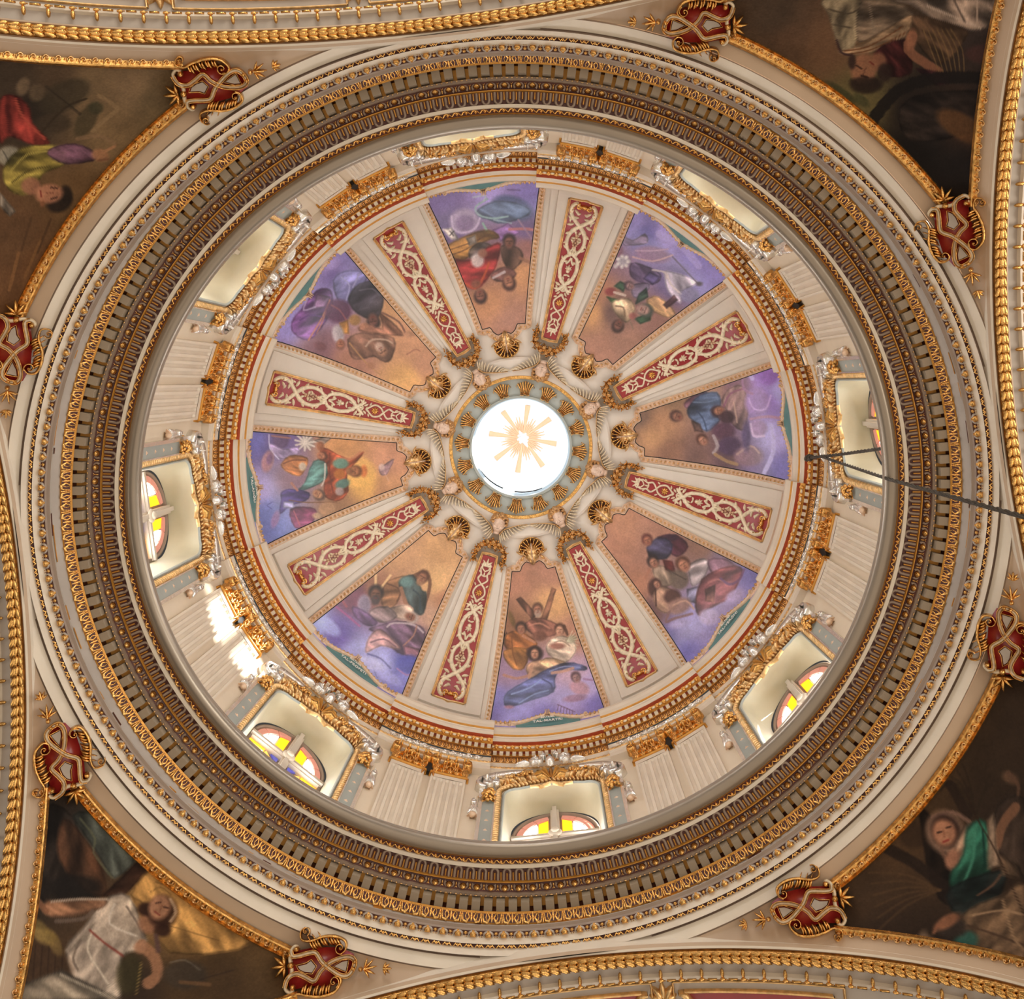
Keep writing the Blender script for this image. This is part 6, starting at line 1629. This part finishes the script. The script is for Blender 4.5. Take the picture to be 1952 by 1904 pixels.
# ---------------------------------------------------------------- sixteen acanthus leaves round the opening
def crown(a, r, c):
    a, r, c = np.broadcast_arrays(np.asarray(a, float), np.asarray(r, float), np.asarray(c, float))
    H = np.interp(r, [98, 130], [27.5, h136 - .06]) - c
    R = r * H / F; th = a / r
    return np.stack([R * np.cos(th), R * np.sin(th), H + Z0], -1)
Pc = crown(0., 112., 0.)
T = Thing('acanthus_leaf', frame(Pc, (0, 1, 0), (-1, 0, 0), (0, 0, 1)))
mb = MB()
for i in range(7):
    q = i - 3
    mb.stroke(crown, [(q * 2.3, 101), (q * 3.2, 112), (q * 5.0, 127 - abs(q) * 1.8), (q * 5.8, 123 - abs(q) * 2.6)], [1.0, 1.35, 1.9, 1.0], [.05, .1, .16, .06])
T.part('blade', mb, GOLD)
mb = MB(); mb.stroke(crown, [(-9, 100), (-4, 98.5), (0, 101), (4, 98.5), (9, 100)], 1.2, .16)
T.part('curled_foot', mb, GOLDP)
tag(T.o, None, 'leaf ornament', 'gilded acanthus leaves round the lantern opening')
for k in range(16):
    a = STEP * .25 + STEP * .5 * k
    if k == 0: T.o.matrix_world = rotz(a) @ T.F; o = T.o
    else: o = T.turned(a)
    o['label'] = 'gilded acanthus leaf at the lantern opening, just %s of the %s painting' % ('clockwise' if k % 2 == 0 else 'anticlockwise', KEY[((k + 1) // 2) % 8])

# ---------------------------------------------------------------- pendentive murals, their frames
def pend_xy(x, y):
    th = math.atan2(y / 7.86, x / (7.86 + DA))
    p = ell(th, 7.86, DA)
    p = np.array([max(-X0, min(X0, p[0])), max(-Y0, min(Y0, p[1]))])
    k = min(X0 / abs(p[0]) if abs(p[0]) > 1e-6 else 1e9, Y0 / abs(p[1]) if abs(p[1]) > 1e-6 else 1e9)
    q = p * k
    L = np.hypot(*q) - np.hypot(*p)
    s_ = 0 if L < 1e-3 else min(1.0, max(0.0, (math.hypot(x, y) - np.hypot(*p)) / L))
    P = pend(th, s_)
    return np.array([x, y, P[2]])
def pmap(P0, X, Y, N):
    return None
PDESC = {(-1, -1): ('a reclining dark-haired figure in red and olive', 'pointing figure in olive'), (1, -1): ('an upside-down dark-haired woman in a pale dress and sash', 'woman with a striped sash'), (-1, 1): ('a seated woman in a white dress beside a fruit basket', 'woman in white'), (1, 1): ('a veiled woman in green with goats under palms', 'veiled woman in green')}
for quad in ((-1, -1), (1, -1), (-1, 1), (1, 1)):
    sx, sy = quad
    P, ok, u_, v_ = pend_paint(quad, None)
    org, sc, wash, items = PEND[quad]
    Cc = paint(u_, v_, org, sc, wash, items, 71 + sx * 3 + sy * 7)
    P0 = pend_xy(sx * 6.4, sy * 5.9)
    Fp = frame(P0, (1, 0, 0), (0, 1, 0), (0, 0, 1))
    o = link('pendentive_mural', None); o.matrix_world = Fp
    tag(o, 'pendentive mural of ' + PDESC[quad][0], 'painting', 'four corner murals below the great cornice')
    link('picture', color_mesh('picture', P - P0, Cc, ok, PAINT_PEND), o)
    # frame lines
    curves = []
    ts = np.linspace(0, PI / 2, 200)
    rc = [((7.86 + DA + .30) * math.cos(t), (7.86 + .30) * math.sin(t)) for t in ts]
    rc = [(x * sx, y * sy) for (x, y) in rc if x > 4.25 and y > 3.6 and x < X0 - .1 and y < Y0 - .1]
    curves.append(('ring', rc))
    curves.append(('y', [(sx * x, sy * (Y0 - .16)) for x in np.linspace(4.3, 7.9, 60)]))
    curves.append(('x', [(sx * (X0 - .16), sy * y) for y in np.linspace(3.7, 7.4, 60)]))
    for kind, L in curves:
        Q = np.array([pend_xy(x, y) for (x, y) in L]) - np.array([0, 0, .02])
        uu, vv = photo(Q)
        vis_ = (uu > -80) & (uu < 2030) & (vv > -80) & (vv < 1990)
        Q = Q[vis_]
        if len(Q) < 4: continue
        T_ = tangents(Q)
        side = np.cross(T_, (0, 0, 1)); side /= np.linalg.norm(side, axis=1)[:, None]
        mb = MB()
        rows = [Q + side * w + np.array([0, 0, -1]) * c for (w, c) in ((-.095, -.02), (-.09, .06), (-.07, .07), (-.055, .02), (.055, .02), (.07, .07), (.09, .06), (.095, -.02))]
        mb.grid(np.stack(rows, 1))
        local(mb, Fp)
        fo = link('frame_moulding', mb.mesh('frame_moulding', GOLD, False), o)
        s_ = np.concatenate([[0], np.cumsum(np.linalg.norm(np.diff(Q, axis=0), axis=1))])
        nn = max(2, int(s_[-1] / .17))
        cm = MB()
        lf = lambda a, b, c: np.stack(np.broadcast_arrays(np.asarray(a, float), np.asarray(b, float), -np.asarray(c, float)), -1)
        cm.scroll(lf, -.02, 0, .042, 1.0, 0, .012, .05); cm.leaf(lf, .04, -.04, PI / 2, .08, .016, .05, bend=.4); cm.disc(lf, .075, 0, .012, .05, n=6)
        cme = cm.mesh('carved_leaf', GOLDP)
        for i in range(nn):
            q = (i + .5) / nn * s_[-1]
            p = np.array([np.interp(q, s_, Q[:, c]) for c in range(3)]); t_ = np.array([np.interp(q, s_, T_[:, c]) for c in range(3)])
            X = Vector(t_).normalized(); Y = Vector((0, 0, 1)).cross(X).normalized(); Z = X.cross(Y)
            link('carved_leaf', cme, fo, Fp.inverted() @ frame(p - np.array([0, 0, .02]), X, Y, Z))

# ---------------------------------------------------------------- strapwork cartouches at the corners of the murals
KS = .001924
def make_cart(mir):
    def cz(x, y):
        dx, dy = x - 325, y - 680
        return ((dx * .964 - dy * .267) * KS * mir, (-dx * .267 - dy * .964) * KS)
    f = lambda a, b, c: np.stack(np.broadcast_arrays(np.asarray(a, float), np.asarray(b, float), np.asarray(c, float)), -1)
    Z_ = lambda L: [cz(*p) for p in L]
    parts = []
    mb = MB(); mb.plate(f, Z_([(200, 320), (320, 300), (400, 400), (455, 600), (470, 770), (420, 830), (300, 850), (200, 850), (190, 700), (140, 500)]), .03); parts.append(('red_backing', mb, RED))
    mb = MB()
    mb.stroke(f, sp(Z_([(262, 300), (215, 322), (180, 372), (200, 435), (260, 500), (330, 560), (410, 600), (425, 650), (428, 740), (440, 790), (480, 795), (505, 760), (480, 740)]), 46), .032, .13)
    mb.stroke(f, sp(Z_([(215, 322), (262, 298), (305, 330), (320, 400), (310, 500), (270, 585), (215, 645), (265, 715), (305, 780), (290, 850), (230, 885), (185, 855), (200, 820)]), 46), .030, .10)
    mb.stroke(f, sp(Z_([(290, 850), (330, 815), (420, 815), (450, 800)]), 12), .035, .12)
    parts.append(('strapwork', mb, IVORY))
    mb = MB()
    for L in ([(262, 300), (215, 322), (180, 372), (200, 435), (260, 500), (330, 560), (410, 600), (425, 650), (428, 740), (440, 790), (480, 795)], [(215, 322), (262, 298), (305, 330), (320, 400), (310, 500), (270, 585), (215, 645), (265, 715), (305, 780), (290, 850), (230, 885)]):
        Q = sp(Z_(L), 40)
        for d in (-.03, .03): mb.stroke(f, offset(Q, d), .009, .15)
    for (x, y, r) in ((375, 815, 30), (215, 822, 26), (480, 750, 26), (262, 300, 20), (215, 322, 20), (195, 265, 22)):
        a, b = cz(x, y); mb.disc(f, a, b, r * KS, .2, n=10)
    parts.append(('gilt_edging', mb, GOLD))
    mb = MB()
    mb.plate(f, Z_([(280, 655), (315, 620), (365, 650), (350, 690), (355, 760), (325, 745), (300, 710)]), .08)
    parts.append(('jewel_plate', mb, GREY))
    mb = MB(); mb.plate(f, Z_([(215, 385), (285, 355), (290, 400), (275, 470)]), .08)
    parts.append(('jewel_plate', mb, GREY))
    mb = MB()
    mb.stroke(f, Z_([(268, 655), (315, 608), (375, 645), (362, 690), (366, 775), (325, 758), (290, 715), (268, 655)]), .011, .1)
    parts.append(('jewel_rim', mb, GOLD))
    mb = MB(); mb.stroke(f, Z_([(203, 380), (293, 342), (303, 400), (278, 488), (203, 380)]), .011, .1)
    parts.append(('jewel_rim', mb, GOLD))
    for name, spine, sc_, leaves in (('acanthus_scroll', [(350, 400), (370, 360), (430, 350), (485, 420), (512, 520), (508, 630), (540, 700), (600, 695), (622, 655)], ((392, 400, 46, 1), (590, 655, 36, -1)), ((480, 430), (500, 480), (512, 540), (510, 590), (508, 630))),
                                     ('acanthus_scroll', [(200, 490), (195, 450), (150, 436), (95, 500), (92, 610), (125, 715), (160, 790), (140, 850), (95, 845), (75, 800)], ((165, 490, 46, -1), (92, 815, 30, 1)), ((95, 560), (97, 610), (108, 660), (125, 710), (140, 750)))):
        mb = MB()
        mb.stroke(f, sp(Z_(spine), 40), [.012, .024, .03, .026, .018, .012], .17)
        for (x, y, r, c) in sc_:
            a, b = cz(x, y); mb.scroll(f, a, b, r * KS, 1.2, .5, .013, .2, cw=c * mir)
        sgn = -1 if spine[0][0] > 300 else 1
        for (x, y) in leaves:
            for dd, LL in ((0, 90), (1, 80)):
                a, b = cz(x, y + dd * 22 - 15); tx, ty = cz(x + sgn * LL, y - 30 + dd * 22)
                mb.leaf(f, a, b, math.atan2(ty - b, tx - a), math.hypot(tx - a, ty - b), .026, .18, bend=.7 * sgn * mir)
            a, b = cz(x, y); tx, ty = cz(x - sgn * 55, y + 25)
            if sgn < 0 and y > 480: mb.leaf(f, a, b, math.atan2(ty - b, tx - a), math.hypot(tx - a, ty - b), .012, .1)
        parts.append((name, mb, GOLD))
    mb = MB()
    for (x, y, ux, uy, n, L) in ((190, 240, 180, 100, 5, 115), (150, 85, 125, -20, 5, 75)):
        a, b = cz(x, y); tx, ty = cz(ux, uy)
        mb.fan(f, a, b, math.atan2(ty - b, tx - a), 2.0, n, L * KS, .022, .12)
        mb.stroke(f, [(a, b), (a * .4 + tx * .6, b * .4 + ty * .6)], .02, .15)
    parts.append(('husk_drop', mb, GOLD))
    mb = MB(); a, b = cz(385, 860); tx, ty = cz(400, 1000)
    mb.fan(f, a, b, math.atan2(ty - b, tx - a), 2.6, 5, 125 * KS, .03, .13)
    parts.append(('palmette', mb, GOLD))
    return [(n, m.mesh(n, mt, n != 'jewel_plate'), None) for (n, m, mt) in parts]
CART = {1: make_cart(1), -1: make_cart(-1)}
for (sx, sy) in ((-1, -1), (1, -1), (-1, 1), (1, 1)):
    for kind in ('y', 'x'):
        st = (sx * 4.17, sy * 7.22) if kind == 'y' else (sx * 7.72, sy * 3.55)
        tl_ = (sx * 2.85, sy * 7.46) if kind == 'y' else (sx * 8.0, sy * 2.35)
        A = pend_xy(*st); B = pend_xy(*tl_)
        Y = Vector(B - A).normalized()
        out_ = (st[0], st[1] + sy * .3) if kind == 'y' else (st[0] + sx * .25, st[1])
        Cc_ = Vector(pend_xy(*out_)) - Vector(A)
        Z = Cc_.cross(Y).normalized()
        if Z.z > 0: Z = -Z
        Z = (Z * .6 + Vector((0, 0, -1)) * .4); Z = (Z - Y * Z.dot(Y)).normalized()
        X = Y.cross(Z)
        ringdir = Vector((-A[0], -A[1], 0))
        mir = 1 if X.dot(ringdir) > 0 else -1
        P_ = Vector(A) + Z * .12
        o = link('cartouche', None); o.matrix_world = frame(P_, X, Y, Z)
        lab = 'gilded cartouche by the mural of the %s, %s' % (PDESC[(sx, sy)][1], ('at the upper vault' if sy < 0 else 'at the lower vault') if kind == 'y' else ('at the right-hand vault' if sx > 0 else 'at the left-hand vault'))
        tag(o, lab, 'cartouche', 'strapwork cartouches at the mural corners')
        for (n, me, _) in CART[mir]: link(n, me, o)

# ---------------------------------------------------------------- vault panels of the upper arm and soffit ornament
def vault(axis, sgn):
    a, b = (AX, BX) if axis == 'x' else (AY, BY)
    def f(s_, off, c):
        s_, off, c = np.broadcast_arrays(np.asarray(s_, float), np.asarray(off, float), np.asarray(c, float))
        H = HC - b * (1 - np.sqrt(np.maximum(0, 1 - np.minimum(1, np.abs(s_) / a) ** 2))) + .22 - c
        return np.stack([sgn * (X0 + off), s_, H + Z0], -1) if axis == 'x' else np.stack([s_, sgn * (Y0 + off), H + Z0], -1)
    return f
AN = {('y', -1): 'upper', ('y', 1): 'lower', ('x', -1): 'left-hand', ('x', 1): 'right-hand'}
for (axis, sgn, side) in ARMS:
    f = vault(axis, sgn)
    for i, s0 in enumerate((-6.0, -3.0, 0.0, 3.0)):
        u, v = photo(f(s0, 1.2, 0)); 
        if not (-150 < u < 2100 and -120 < v < 2020): continue
        P_ = f(s0, 1.6, 0)
        T = Thing('vault_coffer', frame(P_, (1, 0, 0), (0, 1, 0), (0, 0, 1)), 'red vault panel with gilded scrolls, %s of the panels beyond the %s arch' % (('first', 'second', 'third', 'fourth')[i], AN[(axis, sgn)]), 'vault panel', 'red panels of the arm vaults')
        h = 1.15
        mb = MB(); mb.grid(np.array([[f(x, y, .02) for y in (.86, 3.2)] for x in np.linspace(s0 - h, s0 + h, 12)])); T.part('red_ground', mb, RED)
        mb = MB()
        for d, w in ((0, .03), (.17, .02)):
            for L in ([(s0 - h - d, 0.86 - d), (s0, 0.86 - d), (s0 + h + d, 0.86 - d)], [(s0 - h - d, .86 - d), (s0 - h - d, 3.2)], [(s0 + h + d, .86 - d), (s0 + h + d, 3.2)]): mb.stroke(f, resamp(np.array(L), 12), w, .08)
        T.part('moulding', mb, GOLDP)
        mb = MB()
        for q in (-1, 1):
            mb.scroll(f, s0 + q * .45, 1.45, .28, 1.3, PI, .05, .12, cw=q)
            mb.scroll(f, s0 + q * .85, 1.3, .16, 1.1, 0, .035, .12, cw=-q)
            for w in range(4): mb.leaf(f, s0 + q * (.3 + .2 * w), 1.35, -.6 * q + w, .3, .05, .12)
        mb.fan(f, s0, 1.5, PI / 2, 2.4, 5, .5, .06, .12)
        T.part('scrollwork', mb, GOLDP)
    for i, s0 in enumerate((-4.5, -1.5, 1.5)):
        u, v = photo(f(s0, .8, 0)); 
        if not (-100 < u < 2050 and -60 < v < 1990): continue
        T = Thing('vault_ornament', frame(f(s0, 1.3, 0), (1, 0, 0), (0, 1, 0), (0, 0, 1)), 'gilded drop ornament, %s of those between panels beyond the %s arch' % (('first', 'second', 'third')[i], AN[(axis, sgn)]), 'ornament', 'drop ornaments of the arm vaults')
        mb = MB()
        for q in (-1, 1):
            mb.stroke(f, sp([(s0 + q * .42, 1.6), (s0 + q * .5, 1.2), (s0 + q * .36, .92), (s0 + q * .25, .87)], 14), [.03, .06, .07, .02], .14)
            mb.stroke(f, sp([(s0 + q * .2, 1.6), (s0 + q * .16, 1.2), (s0, 1.05)], 10), .03, .12)
        mb.fan(f, s0, 1.0, -PI / 2, 2.2, 5, .32, .06, .13)
        mb.disc(f, s0, 1.0, .08, .18, ry=.12)
        T.part('acanthus', mb, GOLDP)

# ---------------------------------------------------------------- ropes hanging from the upper cornice
def rope(name, pts, r0, r1, lab):
    P = np.array(pts)
    P = np.concatenate([resamp3(P[i:i + 2], 40)[:(-1 if i < len(P) - 2 else None)] for i in range(len(P) - 1)])
    F0 = frame(P[0], (1, 0, 0), (0, 1, 0), (0, 0, 1))
    T = Thing(name, F0, lab, 'rope', 'ropes hanging from the upper cornice')
    for ph in (0, 2.1, 4.2):
        mb = MB()
        s_ = np.concatenate([[0], np.cumsum(np.linalg.norm(np.diff(P, axis=0), axis=1))])
        q = np.linspace(0, s_[-1], 400)
        Q = np.stack([np.interp(q, s_, P[:, c]) for c in range(3)], 1)
        t = tangents(Q); a = np.cross(t, (0, 0, 1)); a /= np.linalg.norm(a, axis=1)[:, None] + 1e-9; b = np.cross(t, a)
        rr = np.linspace(r0, r1, 400) * .55
        w = q / .11 + ph
        Q = Q + (a * np.cos(w)[:, None] + b * np.sin(w)[:, None]) * rr[:, None]
        mb.tube(Q, rr * 1.05, 5)
        T.part('strand', mb, ROPE)
    return T
def resamp3(P, n): return np.array([P[0] * (1 - q) + P[1] * q for q in np.linspace(0, 1, n)])
hook = at(1546, 872, 23.75)
rope('rope', [hook, at(1600, 866, 21.4), at(1693, 853, 18.2), at(1716, 850, 17.4)], .035, .035, 'short end of dark rope dropping from the cornice behind the great cornice lip')
rope('rope', [hook, at(1566, 870, 23.0), at(1694, 913, 16.95), at(1952, 985, 12.2), at(2160, 1043, 9.6)], .032, .034, 'long dark rope crossing in front of the great cornice towards the frame edge')
T = Thing('rope_knot', frame(hook, (1, 0, 0), (0, 1, 0), (0, 0, 1)), 'knotted dark rope end tied to the upper cornice', 'rope')
mb = MB()
for i in range(5):
    c = hook + np.array([-.02 * i, .02 * math.sin(i * 2), .02 * i]) 
    mb.tube([c + np.array([.06 * math.cos(q), .06 * math.sin(q), .03 * math.sin(q * 2 + i)]) for q in np.linspace(0, 2 * PI, 14)[:-1]], .02, 6, closed=True)
T.part('loops', mb, ROPE)
